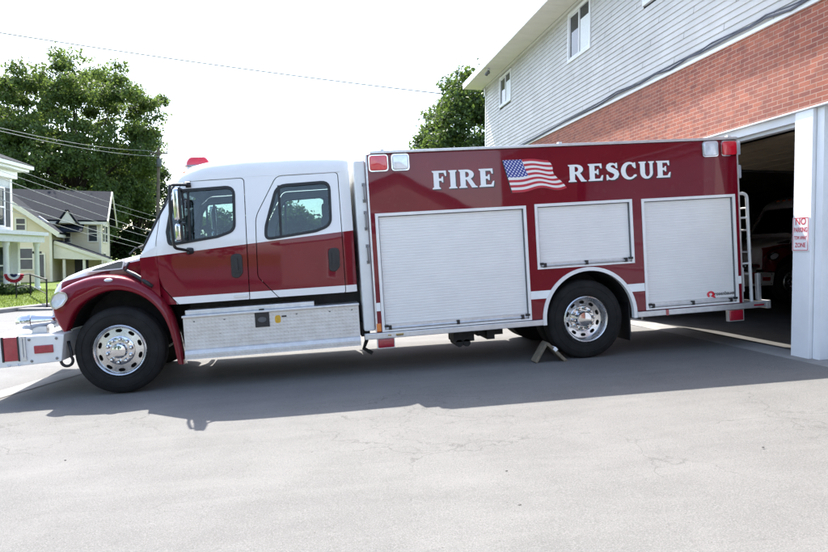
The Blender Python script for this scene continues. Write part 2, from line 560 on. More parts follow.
    obj('dashboard', bbox(.30, .62, .22, 2.28, 1.35, 1.70, .05), M['greyplastic'], T, True, 40)
    bm = bmesh.new(); c = Vector((.78, .66, 1.72)); pts = []
    for k in range(25):
        a = 2*PI*k/24; pts.append(c+Vector((math.sin(a)*.10, math.cos(a)*.2, math.sin(a)*.17)))
    tube(bm, pts, .014, 6); tube(bm, [c, c+Vector((-.2, 0, -.14))], .03, 8); tube(bm, [c+Vector((0, -.2, 0)), c+Vector((0, .2, 0))], .012, 6)
    obj('steering_wheel', bm, M['black'], T, True)
    obj('cab_floor', bbox(.45, 2.75, .14, 2.36, 1.045, 1.10), M['dark'], T)
    # roof beacon and marker lights
    for y0 in (.55,):
        bm = bmesh.new(); bx_ = .97; zb = roof(bx_)-.005
        rows = [(.145, .085, 0), (.142, .083, .025), (.134, .078, .05), (.112, .066, .085), (.088, .052, .102), (.05, .03, .108)]
        rr = []
        for a, b, h in rows:
            o = round_poly([(-a, -b), (a, -b), (a, b), (-a, b)], b*.7, 4)
            rr.append([bm.verts.new((bx_+q[0], y0+q[1], zb+.018+h)) for q in o])
        for A, B in zip(rr, rr[1:]):
            for i in range(len(A)): bm.faces.new((A[i], A[(i+1) % len(A)], B[(i+1) % len(A)], B[i]))
        bm.faces.new(rr[0][::-1]); bm.faces.new(rr[-1])
        bc = obj('beacon', bm, M['redlens'], T, True, 40)
        obj('beacon_base', bbox(bx_-.152, bx_+.152, y0-.092, y0+.092, zb, zb+.017, .006), M['chrome'], bc)
        obj('beacon_mount', bbox(bx_-.13, bx_+.14, y0-.08, y0+.08, zb-.10, zb-.001, .01), M['white'], bc)
    for y0 in (.78, 1.02, 1.25, 1.48, 1.72):
        bm = bmesh.new(); x0 = .86-.10*4*((y0-.12)/2.26)*(1-(y0-.12)/2.26)
        box(bm, x0-.035, x0+.05, y0-.03, y0+.03, 2.60, 2.65)
        bmesh.ops.recalc_face_normals(bm, faces=bm.faces[:]); bevel(bm, .02, 2)
        obj('marker_light', bm, M['amber'], T, True)
    # ---------------------------------------------------------------- hood, grille and fenders
    prof = [(.34, 1.645), (.2, 1.615), (-.1, 1.555), (-.30, 1.515), (-.45, 1.475), (-.60, 1.42), (-.70, 1.355), (-.765, 1.265), (-.79, 1.15), (-.80, .86)]
    bm = bmesh.new(); rings = []
    for i, (x, z) in enumerate(prof):
        f = i/(len(prof)-1); ys = .30+.05*f
        ring = []
        zl = 1.24 if x > -.55 else .82
        half = [(ys+.01, zl), (ys, max(zl+.005, min(z-.10, 1.36))), (ys+.015, z-.055), (ys+.07, z-.012), (ys+.2, z), (YC-.35, z+.022), (YC, z+.03)]
        full = half+[(2*YC-y, zz) for y, zz in half[-2::-1]]
        # the nose is gently bowed in plan
        for y, zz in full:
            bow = -.05*(1-((y-YC)/.95)**2)*(f**2)
            ring.append(bm.verts.new((x+bow, y, zz)))
        rings.append(ring)
    for A, B in zip(rings, rings[1:]):
        for k in range(len(A)-1): bm.faces.new((A[k], A[k+1], B[k+1], B[k]))
    bm.faces.new(rings[-1])
    hood = obj('hood', bm, M['hood'], T, True, 45)
    for s_ in (0, 1):
        q = (lambda y: y) if s_ == 0 else (lambda y: 2*YC-y)
        bm = bmesh.new(); ol = round_poly([(-.36, 1.452), (-.02, 1.545), (.055, 1.555), (.03, 1.468)], .012, 3)
        prism(bm, ol, lambda p: q(.296), lambda p: q(.345)); obj('hood_vent', bm, M['vent'], T)
        bm = bmesh.new(); ol2 = [(-.40, 1.435), (.045, 1.455), (.075, 1.56), (.06, 1.56), (.035, 1.468), (-.36, 1.452)]
        prism(bm, ol2, lambda p: q(.285), lambda p: q(.33)); obj('vent_lip', bm, M['white'], T)
        # hood latch at the back of the vent
        bm = bmesh.new(); tube(bm, [(.085, q(.29), 1.44), (.10, q(.28), 1.49), (.13, q(.285), 1.535)], .012, 6); box(bm, .06, .12, *sorted((q(.275), q(.31))), 1.425, 1.455)
        obj('hood_latch', bm, M['black'], T)
    # grille
    bm = bmesh.new()
    for k in range(7): box(bm, -.815, -.79, .62, 1.88, .93+k*.055, .955+k*.055)
    box(bm, -.812, -.785, .58, .62, .90, 1.32); box(bm, -.812, -.785, 1.88, 1.92, .90, 1.32)
    obj('grille', bm, M['chrome'], T)
    # fender: swept section from inner lip to the hood side
    po = [(-.60, .78), (-.675, .90), (-.705, 1.05), (-.69, 1.18), (-.60, 1.265), (-.465, 1.325), (-.30, 1.378), (-.134, 1.398), (.03, 1.385), (.191, 1.338), (.33, 1.265), (.456, 1.166), (.555, 1.03), (.625, .883), (.665, .70), (.695, .523), (.717, .285)]
    pi_ = [(-.545, .78), (-.515, .85), (-.485, .92), (-.445, .99), (-.39, 1.055), (-.315, 1.112), (-.21, 1.168), (-.10, 1.205), (.02, 1.218), (.16, 1.193), (.287, 1.138), (.40, 1.045), (.494, .928), (.555, .79), (.595, .64), (.62, .48), (.645, .30)]
    for s_ in (0, 1):
        q = (lambda y: y) if s_ == 0 else (lambda y: 2*YC-y)
        bm = bmesh.new(); rows = []
        n = len(po)
        for i in range(n):
            o, n_ = Vector(po[i]), Vector(pi_[i]); d = (o-n_)
            f = i/(n-1)
            top = min(1, max(0, math.sin(PI*min(1, f*1.15))))
            row = [(n_, .16), (n_, .02), (n_+d*.10, .0), (n_+d*.35, -.004), (n_+d*.72, .012), (n_+d*.95, .045), (o+d*.03, .10), (o+d*.03+Vector((.0, .012*top)), .19)]
            last = o+Vector((.02 if f < .3 else -.02, -.02)); row.append((last, .29)); row.append((last-Vector((0, .05)), .36))
            rows.append([bm.verts.new((p.x, q(y), p.y)) for p, y in row])
        for A, B in zip(rows, rows[1:]):
            for k in range(len(A)-1): bm.faces.new((A[k], A[k+1], B[k+1], B[k]))
        fen = obj('fender', bm, M['red'], T, True, 60)
        sub = fen.modifiers.new('s', 'SUBSURF'); sub.levels = 1; sub.render_levels = 2
        # headlight: bezel and lens wrapped round the corner
        hl = [(-.69, 1.075), (-.64, 1.055), (-.56, 1.09), (-.505, 1.16), (-.51, 1.215), (-.59, 1.235), (-.665, 1.20), (-.70, 1.14)]
        hl = round_poly(hl, .03, 3)
        yo = lambda p, o: -.016+.055*max(0, (-.52-p[0])/.18)**2*1.0-o
        bm = bmesh.new(); ring_prism(bm, offset_poly(hl, .012), offset_poly(hl, -.008), lambda p: q(yo(p, .014)), lambda p: q(yo(p, -.05)))
        bz = obj('headlight', bm, M['chrome'], T, True, 40)
        bm = bmesh.new(); prism(bm, offset_poly(hl, -.006), lambda p: q(yo(p, .006)), lambda p: q(yo(p, -.04)))
        obj('headlight_lens', bm, M['clearlens'], bz)
        bm = bmesh.new(); o = [(.075*math.cos(2*PI*k/16)-.06, 1.358+.028*math.sin(2*PI*k/16)) for k in range(16)]
        bm2 = bmesh.new(); bmesh.ops.create_uvsphere(bm2, u_segments=16, v_segments=8, radius=1, matrix=Matrix.Translation((-.05, q(.012), 1.338)) @ Matrix.Diagonal((.05, .03, .022, 1)))
        bm.free(); obj('fender_marker', bm2, M['clearlens'], T, True)
        # black moulding where fender meets the cowl
        bm = bmesh.new(); tube(bm, [(.12, q(.18), 1.43), (.22, q(.13), 1.375), (.33, q(.08), 1.30), (.42, q(.05), 1.23)], [.018, .028, .03, .02], 8)
        obj('fender_moulding', bm, M['black'], T, True)
    # red cowl side panels between hood and door
    bm = bmesh.new(); prism(bm, [(.1, 1.52), (.36, 1.56), (.36, 1.25), (.1, 1.25)], .28, .32); prism(bm, [(.30, 1.60), (.50, 1.70), (.50, 1.06), (.30, 1.22)], .062, 2.44)
    obj('cowl', bm, M['cab'], T)
    # wheel well liners
    bm = bmesh.new(); ring = []
    for y in (.165, .75):
        ring.append([bm.verts.new((p[0]*1.01, y, p[1]+.01)) for p in pi_])
    for k in range(len(pi_)-1): bm.faces.new((ring[0][k], ring[0][k+1], ring[1][k+1], ring[1][k]))
    box(bm, -.6, .75, .74, .78, .62, 1.22)
    obj('wheel_liner', bm, M['dark'], T)
    bm = bmesh.new(); ring = []
    for y in (2.335, 1.75):
        ring.append([bm.verts.new((p[0]*1.01, y, p[1]+.01)) for p in pi_])
    for k in range(len(pi_)-1): bm.faces.new((ring[0][k], ring[0][k+1], ring[1][k+1], ring[1][k]))
    box(bm, -.6, .75, 1.72, 1.76, .62, 1.22)
    obj('wheel_liner', bm, M['dark'], T)
    # ---------------------------------------------------------------- wiper, mirrors
    bm = bmesh.new(); tube(bm, [(.12, .35, 1.63), (.19, .38, 1.70), (.30, .47, 1.72)], .009, 6); tube(bm, [(.20, .40, 1.70), (.33, .95, 1.80)], .008, 6)
    obj('wiper', bm, M['black'], T)
    for s_ in (0, 1):
        q = (lambda y: y) if s_ == 0 else (lambda y: 2*YC-y)
        bm = bmesh.new()
        tube(bm, arc_pts([(.90, q(.115), 2.405), (.74, q(-.17), 2.385), (.725, q(-.18), 2.02), (.745, q(-.19), 1.66), (.88, q(.05), 1.62)], .05), .017, 8)
        tube(bm, [(.87, q(.115), 2.405), (.93, q(.12), 2.41)], .035, 8); tube(bm, [(.85, q(.03), 1.62), (.90, q(.065), 1.62)], .04, 8)
        ma = obj('mirror_arm', bm, M['black'], T, True, 40)
        for z0, z1, nm in ((1.965, 2.33, 'mirror_head'), (1.735, 1.935, 'mirror_head')):
            bm = bmesh.new(); box(bm, .785, .865, *sorted((q(-.30), q(-.10))), z0, z1)
            bmesh.ops.recalc_face_normals(bm, faces=bm.faces[:]); bevel(bm, .035, 3)
            obj(nm, bm, M['chrome'], ma, True, 40)
            bm = bmesh.new(); ring_prism(bm, [(q(-.305), z0-.005), (q(-.095), z0-.005), (q(-.095), z1+.005), (q(-.305), z1+.005)], [(q(-.285), z0+.015), (q(-.115), z0+.015), (q(-.115), z1-.015), (q(-.285), z1-.015)], .852, .874, 'x')
            obj('mirror_rim', bm, M['black'], ma)
    # ---------------------------------------------------------------- front bumper
    bm = bmesh.new(); prism(bm, [(-1.46, .775), (-.575, .752), (-.625, .445), (-1.46, .415)], .0, 2.5)
    bmesh.ops.recalc_face_normals(bm, faces=bm.faces[:]); bevel(bm, .012, 2)
    bmp = obj('front_bumper', bm, M['bodywhite'], T)
    bm = bmesh.new(); box(bm, -1.225, -1.075, -.012, .03, .49, .765); bmesh.ops.recalc_face_normals(bm, faces=bm.faces[:]); bevel(bm, .012, 2)
    obj('warning_light', bm, M['redrefl'], bmp)
    bm = bmesh.new(); box(bm, -1.075, -1.062, -.016, .03, .485, .77); box(bm, -1.245, -1.225, -.016, .03, .485, .77)
    obj('light_gasket', bm, M['black'], bmp)
    bm = bmesh.new()
    for x in (-1.035, -1.005): box(bm, x, x+.016, -.02, .01, .51, .755)
    box(bm, -1.04, -.985, -.014, .01, .49, .53); box(bm, -1.04, -.985, -.014, .01, .735, .765)
    for x in (-1.2, -1.09): tube(bm, [(x, -.015, .455), (x+.015, -.025, .44), (x+.04, -.025, .44)], .008, 6)
    obj('bumper_bracket', bm, M['alu'], bmp)
    obj('side_marker', bbox(-.905, -.70, -.014, .02, .555, .648, .01), M['redrefl'], bmp)
    bm = bmesh.new(); pts = [(-.575, .12, .66), (-.545, .10, .52)]
    for k in range(15):
        a = math.radians(40-k*19); pts.append((-.60+.065*math.cos(a), .10, .435+.065*math.sin(a)))
    tube(bm, pts, .017, 8); obj('tow_hook', bm, M['black'], bmp, True)
    for x, z in ((-.95, .72), (-.66, .715), (-.67, .485), (-.94, .475), (-1.40, .72), (-1.40, .47)):
        bm = bmesh.new(); lathe(bm, [(.016, -.0005), (.016, -.007), (.010, -.010), (.001, -.010)], (x, 0, z), 'y', 10)
        obj('bolt', bm, M['greymetal'], bmp)
    # chrome siren on the bumper deck
    bm = bmesh.new(); y0 = .34; z0 = .905
    lathe(bm, [(.02, -1.135), (.06, -1.13), (.085, -1.10), (.098, -1.05), (.10, -.99), (.112, -.985), (.112, -.955), (.10, -.95), (.085, -.9), (.07, -.80), (.055, -.72), (.04, -.70)], (-.06, y0, z0), 'x', 28)
    sir = obj('siren', bm, M['chrome'], bmp, True, 35)
    obj('siren_mount', bbox(-1.03, -.86, y0-.05, y0+.05, .755, .84, .008), M['alu'], bmp)
    bm = bmesh.new()
    for k in range(12):
        a = 2*PI*k/12; tube(bm, [(-1.195, y0+.03*math.cos(a), z0+.03*math.sin(a)), (-1.12, y0+.098*math.cos(a), z0+.098*math.sin(a))], .005, 5)
    obj('siren_grille', bm, M['alu'], sir)
    # ---------------------------------------------------------------- running-board tank
    bm = bmesh.new(); prism(bm, [(.045, .832), (.045, .452), (.015, .44), (.0, .40), (.0, .338), (.05, .335), (.55, .335), (.55, .832)], .735, 2.815, 'x')
    tank = obj('step_tank', bm, M['tread'], T)
    bm = bmesh.new(); box(bm, .725, 2.822, .012, .56, .832, .858); bmesh.ops.recalc_face_normals(bm, faces=bm.faces[:]); bevel(bm, .006, 2)
    obj('step_lip', bm, M['alu'], tank)
    bm = bmesh.new(); prism(bm, [(2.455, .832), (2.455, .452), (2.485, .44), (2.5, .40), (2.5, .338), (2.45, .335), (1.95, .335), (1.95, .832)], .735, 2.815, 'x')
    obj('step_tank', bm, M['tread'], T)
    obj('upper_step', bbox(.755, 2.28, .10, .5, .858, .915, .006), M['alu'], tank)
    bm = bmesh.new(); box(bm, 1.565, 1.735, .032, .05, .655, .842); box(bm, 1.62, 1.68, .02, .05, .845, .875)
    fd = obj('filler_door', bm, M['black'], tank)
    bm = bmesh.new(); prism(bm, [(1.65+.05*math.cos(2*PI*k/20), .745+.032*math.sin(2*PI*k/20)) for k in range(20)], .024, .034)
    obj('door_latch', bm, M['greyplastic'], fd)
    bm = bmesh.new(); prism(bm, round_poly([(1.80, .78), (1.87, .785), (1.868, .69), (1.80, .685)], .03), .0415, .05)
    obj('warning_decal', bm, M['yellow'], tank)
    obj('small_decal', bbox(1.88, 1.94, .0415, .05, .755, .775), M['letter_dark'], tank)
    for x in (.85, 1.2, 2.05, 2.45, 2.72): obj('rivet', bbox(x, x+.02, .040, .05, .775, .787), M['greyplastic'], tank)
    # ---------------------------------------------------------------- rescue body
    X0, X1 = 3.012, 7.968; Z0, Z1 = .478, 2.662; W = 2.5
    AX, AZ_, AR = 5.795, .463, .600
    doors = [(3.085, 5.005, .482, 1.938), (5.118, 6.438, 1.118, 1.948), (6.568, 7.902, .488, 1.942)]
    cuts = []
    for a, b, c, d in doors:
        for y0, y1 in ((-.5, .05), (W-.05, W+.5)): cuts.append(('DIFFERENCE', bbox(a+.01, b-.01, y0, y1, c+.01, d-.01)))
    ac = [(AX+AR*math.cos(PI*k/28), AZ_+AR*math.sin(PI*k/28)) for k in range(29)]+[(AX-AR, .2), (AX+AR, .2)]
    for y0, y1 in ((-.5, .72), (W-.72, W+.5)): cuts.append(('DIFFERENCE', P(ac, y0, y1)))
    body = obj('rescue_body', booleans(bbox(X0, X1, 0, W, Z0, Z1, .012, 2), cuts), M['red'], T)
    bm = bmesh.new(); box(bm, X0-.145, X0-.002, .035, W-.035, .50, 2.60); bmesh.ops.recalc_face_normals(bm, faces=bm.faces[:]); bevel(bm, .03, 3)
    bh = obj('front_bulkhead', bm, M['bodywhite'], T, True, 40)
    for z in (2.2, 1.86, 1.45):
        bm = bmesh.new(); tube(bm, arc_pts([(X0-.04, .035, z-.10), (X0-.04, -.02, z-.10), (X0-.04, -.02, z+.10), (X0-.04, .035, z+.10)], .03), .011, 6); box(bm, X0-.06, X0-.02, .028, .036, z-.12, z-.08); box(bm, X0-.06, X0-.02, .028, .036, z+.08, z+.12)
        obj('grab_handle', bm, M['greymetal'], bh, True, 40)
    bm = bmesh.new(); box(bm, X0-.004, X0+.018, -.006, .01, .49, 2.655); obj('corner_trim', bm, M['alu'], T)
    bm = bmesh.new(); box(bm, X1-.014, X1+.006, -.005, .01, .49, 2.655); obj('corner_trim', bm, M['alu'], T)
    # top cap with silver drip rail
    bm = bmesh.new(); box(bm, X0+.06, X1-.005, -.022, W+.022, Z1+.002, Z1+.036); bmesh.ops.recalc_face_normals(bm, faces=bm.faces[:]); bevel(bm, .008, 2)
    obj('roof_cap', bm, M['alu'], T)
    for x in (3.2, 5.48, 7.83): obj('roof_lug', bbox(x, x+.045, -.01, .05, Z1+.037, Z1+.058), M['white'], T)
    # roll-up doors
    for a, b, c, d in doors:
        for far in (False, True):
            q = (lambda y: y) if not far else (lambda y: W-y)
            bm = bmesh.new()
            h0 = c+.085 if c < 1 else c+.075
            n = int((d-.035-h0)/.034); pitch = (d-.035-h0)/n
            pr = []
            for k in range(n):
                z = h0+k*pitch
                pr += [(.0278, z+.001), (.0246, z+.004), (.0240, z+pitch*.5), (.0246, z+pitch-.004), (.0278, z+pitch-.001)]
            va = [bm.verts.new((a+.042, q(y), z)) for y, z in pr]; vb = [bm.verts.new((b-.042, q(y), z)) for y, z in pr]
            for k in range(len(pr)-1): bm.faces.new((va[k], va[k+1], vb[k+1], vb[k]))
            rd = obj('roll_up_door', bm, M['slat'], T, True, 25)
            bm = bmesh.new(); ring_prism(bm, [(a, c), (b, c), (b, d), (a, d)], [(a+.036, c+.02), (b-.036, c+.02), (b-.036, d-.036), (a+.036, d-.036)], q(-.012), q(.045))
            obj('door_frame', bm, M['white'], rd)
            bm = bmesh.new(); box(bm, a+.036, a+.044, *sorted((q(.004), q(.04))), c+.02, d-.036); box(bm, b-.048, b-.036, *sorted((q(.004), q(.04))), c+.02, d-.036); box(bm, a+.044, b-.048, *sorted((q(.014), q(.04))), d-.046, d-.036)
            obj('track_shadow_strip', bm, M['greyplastic'], rd)
            bm = bmesh.new(); box(bm, a+.046, b-.05, *sorted((q(.012), q(.035))), c+.021, h0); tube(bm, [(a+.05, q(-.004), c+.042), (b-.05, q(-.004), c+.042)], .013, 8)
            lb = obj('lift_bar', bm, M['alu'], rd, True, 40)
            for x in (a+.10, (a+b)/2, b-.12):
                bm = bmesh.new(); box(bm, x-.018, x+.018, *sorted((q(-.022), q(.014))), c+.022, c+.075); obj('bracket', bm, M['black'], lb)
            for x in (a+.03, b-.075):
                bm = bmesh.new(); box(bm, x, x+.05, *sorted((q(-.02), q(.014))), c+.055, c+.082); obj('end_latch', bm, M['black'], lb)
    # wheel-arch trim, reflective stripe, rub rails
    for y0, y1 in ((-.02, .05), (W-.05, W+.02)):
        bm = bmesh.new(); A = [(AX+(AR+.043)*math.cos(PI*k/28), AZ_+(AR+.043)*math.sin(PI*k/28)) for k in range(29)]; B = [(AX+(AR-.004)*math.cos(PI*k/28), AZ_+(AR-.004)*math.sin(PI*k/28)) for k in range(29)]
        A = [(A[0][0], .40)]+A+[(A[-1][0], .40)]; B = [(B[0][0], .40)]+B+[(B[-1][0], .40)]
        L = [[bm.verts.new((p[0], y, p[1])) for p in pts] for pts, y in ((A, y0), (B, y0), (B, y1), (A, y1))]
        for k in range(4):
            for i in range(len(A)-1): bm.faces.new((L[k][i], L[k][i+1], L[(k+1) % 4][i+1], L[(k+1) % 4][i]))
        obj('arch_trim', bm, M['white'], T, True, 40)
    for y0, y1, yb in ((.055, .715, .70), (W-.055, W-.715, W-.70)):
        bm = bmesh.new(); rr_ = AR-.012
        A = [bm.verts.new((AX+rr_*math.cos(PI*k/28), y0, AZ_+rr_*math.sin(PI*k/28))) for k in range(29)]; B = [bm.verts.new((AX+rr_*math.cos(PI*k/28), y1, AZ_+rr_*math.sin(PI*k/28))) for k in range(29)]
        for k in range(28): bm.faces.new((A[k], A[k+1], B[k+1], B[k]))
        bm.faces.new(B)
        obj('wheel_liner', bm, M['dark'], T, True, 40)
    def arcx(z, sgn): return AX+sgn*math.sqrt(max(0, (AR+.04)**2-(z-AZ_)**2))
    def stp(pts):
        b_ = bmesh.new(); prism(b_, pts, -.004, .002); obj('reflective_stripe', b_, M['letter'], T)
    stp([(5.009, .742), (arcx(.742, -1), .742), (arcx(.844, -1), .844), (5.009, .844)])
    stp([(arcx(.742, 1), .742), (6.564, .742), (6.564, .844), (arcx(.844, 1), .844)])
    stp([(3.03, .742), (3.081, .742), (3.081, .844), (3.03, .844)]); stp([(7.906, .742), (7.95, .742), (7.95, .844), (7.906, .844)])
    for y0, y1 in ((-.03, .06), (W-.06, W+.03)):
        obj('rub_rail', bbox(2.865, AX-AR-.045, y0, y1, .402, .474, .008), M['alu'], T)
        obj('rub_rail', bbox(AX+AR+.045, 8.29, y0, y1, .402, .474, .008), M['alu'], T)
    bm = bmesh.new(); box(bm, 7.97, 8.30, .06, W-.06, .41, .47); box(bm, 8.29, 8.345, -.035, .15, .385, .49)
    obj('rear_step', bm, M['tread'], T)
    obj('rail_reflector', bbox(8.10, 8.25, -.034, -.028, .43, .45), M['redrefl'], T); obj('rail_reflector', bbox(6.83, 6.87, -.034, -.0, .40, .476), M['redrefl'], T)
    bm = bmesh.new(); tube(bm, [(3.25, -.034, .44), (3.29, -.04, .44), (3.34, -.034, .44)], .014, 6); tube(bm, [(3.15, -.034, .44), (3.19, -.04, .44)], .008, 6); obj('rail_fitting', bm, M['brass'], T)
    # tail skirt below the rail: lights
    obj('marker_light', bbox(3.018, 3.075, -.014, .01, .49, .59, .008), M['amber'], T)
    for a, b, c, d in ((3.02, 3.225, .285, .40), (7.745, 7.955, .25, .395)):
        bm = bmesh.new(); box(bm, a, b, -.02, .06, c, d); bmesh.ops.recalc_face_normals(bm, faces=bm.faces[:]); bevel(bm, .02, 3)
        lo = obj('perimeter_light', bm, M['redrefl'], T, True, 40)
        bm = bmesh.new(); ring_prism(bm, [(a-.006, c-.006), (b+.006, c-.006), (b+.006, d), (a-.006, d)], [(a+.005, c+.005), (b-.005, c+.005), (b-.005, d-.004), (a+.005, d-.004)], -.012, .05)
        obj('light_bezel', bm, M['alu'], lo)
    # scene lights at the upper corners
    for a, b, mm, nm in ((3.045, 3.285, 'redlens', 'warning_light'), (3.325, 3.545, 'clearlens', 'scene_light'), (7.452, 7.678, 'clearlens', 'scene_light'), (7.722, 7.945, 'redlens', 'warning_light')):
        bm = bmesh.new(); prism(bm, round_poly([(a+.012, 2.458), (b-.012, 2.458), (b-.012, 2.638), (a+.012, 2.638)], .035, 4), -.05, .0)
        bmesh.ops.recalc_face_normals(bm, faces=bm.faces[:]); bevel(bm, .012, 3, 60)
        lt = obj(nm, bm, M[mm], T, True, 40)
        bm = bmesh.new(); ring_prism(bm, round_poly([(a, 2.446), (b, 2.446), (b, 2.65), (a, 2.65)], .04, 4), round_poly([(a+.016, 2.462), (b-.016, 2.462), (b-.016, 2.634), (a+.016, 2.634)], .032, 4), -.026, .002)
        obj('light_bezel', bm, M['chrome'], lt)
    # lights on the rear face
    for z in (2.55, 2.24):
        bm = bmesh.new(); box(bm, 7.97, 8.045, .03, .2, z-.09, z+.09); bmesh.ops.recalc_face_normals(bm, faces=bm.faces[:]); bevel(bm, .02, 3)
        obj('rear_light', bm, M['clearlens'], T, True, 40)
    # rear ladder rail
    bm = bmesh.new()
    for y in (.10, .52): tube(bm, arc_pts([(7.97, y, 1.95), (8.15, y, 1.95), (8.16, y, .475)], .10), .022, 8)
    for z in (1.75, 1.45, 1.15, .85): tube(bm, [(8.155, .10, z), (8.155, .52, z)], .014, 8)
    for z in (1.62, 1.0): tube(bm, [(7.97, .10, z), (8.155, .10, z)], .014, 8)
    obj('rear_ladder', bm, M['bodywhite'], T, True, 40)
    bm = bmesh.new(); box(bm, 8.225, 8.28, .05, .11, .49, .86); bmesh.ops.recalc_face_normals(bm, faces=bm.faces[:]); bevel(bm, .012, 2); obj('grab_post', bm, M['alu'], T)
    bm = bmesh.new(); box(bm, 7.97, 8.04, .06, .22, .62, .95); bmesh.ops.recalc_face_normals(bm, faces=bm.faces[:]); bevel(bm, .012, 2); obj('tail_lamp', bm, M['white'], T)
    # mud flap
    obj('mud_flap', bbox(6.365, 6.385, .08, .64, .09, .60, .004), M['black'], T)
    # ---------------------------------------------------------------- lettering, flag, maker's mark
    letters(T)
    # ---------------------------------------------------------------- chassis
    bm = bmesh.new()
    for y in (.82, 1.60): box(bm, -.6, 8.2, y, y+.08, .62, .86)
    box(bm, .78, 2.95, .34, 2.16, .60, .992)
    box(bm, -.5, .4, .95, 1.55, .5, 1.15); tube(bm, [(.4, 1.25, .72), (2.9, 1.25, .62), (5.74, 1.25, .46)], .07, 10)
    box(bm, 3.05, 5.1, .35, 2.15, .55, .62); box(bm, 6.45, 7.9, .35, 2.15, .50, .62)
    tube(bm, [(5.755, .3, .43), (5.755, 2.2, .43)], .09, 10); tube(bm, [(-.0, .3, .5), (0, 2.2, .5)], .06, 10)
    bmesh.ops.create_uvsphere(bm, u_segments=16, v_segments=10, radius=.2, matrix=Matrix.Translation((5.755, 1.25, .43)))
    for y in (.75, 1.62): box(bm, 5.1, 6.5, y, y+.09, .5, .56)
    obj('chassis', bm, M['dark'], T)
    bm = bmesh.new(); box(bm, 4.03, 4.30, .25, .6, .24, .46); box(bm, 4.36, 4.70, .3, .7, .29, .45); box(bm, 4.46, 4.56, .2, .6, .25, .4)
    for x in (4.1, 4.2): tube(bm, [(x, .25, .22), (x, .6, .22)], .05, 10)
    obj('battery_box', bm, M['dark'], T)
    bm = bmesh.new(); tube(bm, [(2.9, .25, .47), (2.9, .22, .36), (2.86, .2, .27), (2.96, .2, .2)], .025, 8); box(bm, 2.84, 2.95, .2, .5, .42, .6); obj('hose_bracket', bm, M['dark'], T)
    # ---------------------------------------------------------------- wheels
    def tyre(cx, cz, y0, wd, R, sgn):
        bm = bmesh.new(); q = lambda a: y0+sgn*a
        pr = [(.292, .035), (.31, .012), (.35, .0), (.40, .0), (.45, .008), (R-.03, .022), (R-.008, .038), (R, .06)]
        g = [.085, .13, .175]
        for gx in g: pr += [(R, gx-.008), (R-.013, gx-.006), (R-.013, gx+.006), (R, gx+.008)]
        pr += [(R, wd-.06), (R-.008, wd-.038), (R-.03, wd-.022), (.45, wd-.008), (.40, wd), (.35, wd), (.31, wd-.012), (.292, wd-.035)]
        lathe(bm, [(r, sgn*a) for r, a in pr], (cx, y0, cz), 'y', 72, True)
        # raised lettering band and rim flange lines on the sidewall
        for r in (.335, .425):
            lathe(bm, [(r-.004, -sgn*.003), (r+.004, -sgn*.003), (r+.006, sgn*.004), (r-.006, sgn*.004)], (cx, y0, cz), 'y', 72, True)
        return bm
    def disc(bm, cx, y, cz, r0, r1, nh, hr, sgn, cone=0, rot=0, hw=.5, thick=.012):
        """annular disc with nh oval hand holes centred at radius hr"""
        seg = nh*12
        rad = [r0, hr-.020, hr-.013, hr+.013, hr+.020, r1]
        V = [[bm.verts.new((cx+r*math.cos(2*PI*k/seg+rot), y+sgn*cone*(r-r0)/(r1-r0), cz+r*math.sin(2*PI*k/seg+rot))) for k in range(seg)] for r in rad]
        for i in range(len(rad)-1):
            for k in range(seg):
                kk = k % 12
                hole = (i == 2 and 3 <= kk <= 8) or (i in (1, 3) and 4 <= kk <= 7)
                if not hole: bm.faces.new((V[i][k], V[i][(k+1) % seg], V[i+1][(k+1) % seg], V[i+1][k]))
    def front_wheel(sgn, y0):
        cx, cz = 0, .508
        wroot = empty('wheel', (0, 0, 0), T)
        obj('tyre', tyre(cx, cz, y0, .285, .508, sgn), M['rubber'], wroot, True, 35)
        Y = lambda a: y0+sgn*a
        bm = bmesh.new()
        lathe(bm, [(.300, sgn*.03), (.302, sgn*.008), (.290, -sgn*.002), (.278, sgn*.004), (.268, sgn*.02), (.262, sgn*.035), (.262, sgn*.20), (.30, sgn*.21)], (cx, y0, cz), 'y', 60, True)
        disc(bm, cx, Y(.03), cz, .165, .263, 10, .232, sgn, .012)
        obj('rim', bm, M['polish'], wroot, True, 35)
        bm = bmesh.new(); lathe(bm, [(.262, sgn*.10), (.01, sgn*.10)], (cx, y0, cz), 'y', 40); obj('brake_drum', bm, M['dark'], wroot)
        bm = bmesh.new(); lathe(bm, [(.17, sgn*.03), (.168, sgn*.018), (.155, sgn*.012), (.09, sgn*.012), (.088, -sgn*.03), (.08, -sgn*.052), (.05, -sgn*.06), (.001, -sgn*.062)], (cx, y0, cz), 'y', 40)
        obj('hub_cap', bm, M['chrome'], wroot, True, 30)
        for k in range(10):
            bm = bmesh.new(); t = 2*PI*k/10+.2; lathe(bm, [(.026, sgn*.012), (.024, -sgn*.025), (.017, -sgn*.045), (.001, -sgn*.050)], (cx+.135*math.cos(t), y0, cz+.135*math.sin(t)), 'y', 10)
            obj('wheel_bolt', bm, M['chrome'], wroot, True, 30)
    front_wheel(1, .045); front_wheel(-1, 2.455)
    def rear_wheel(sgn, y0):
        cx, cz = 5.756, .425
        wroot = empty('wheel', (0, 0, 0), T)
        obj('tyre', tyre(cx, cz, y0, .275, .512, sgn), M['rubber'], wroot, True, 35)
        obj('tyre', tyre(cx, cz, y0+sgn*.32, .275, .512, sgn), M['rubber'], wroot, True, 35)
        bm = bmesh.new()
        lathe(bm, [(.300, sgn*.03), (.302, sgn*.008), (.290, sgn*.0), (.280, sgn*.004), (.270, sgn*.02), (.258, sgn*.05), (.248, sgn*.14), (.262, sgn*.26), (.30, sgn*.27)], (cx, y0, cz), 'y', 60, True)
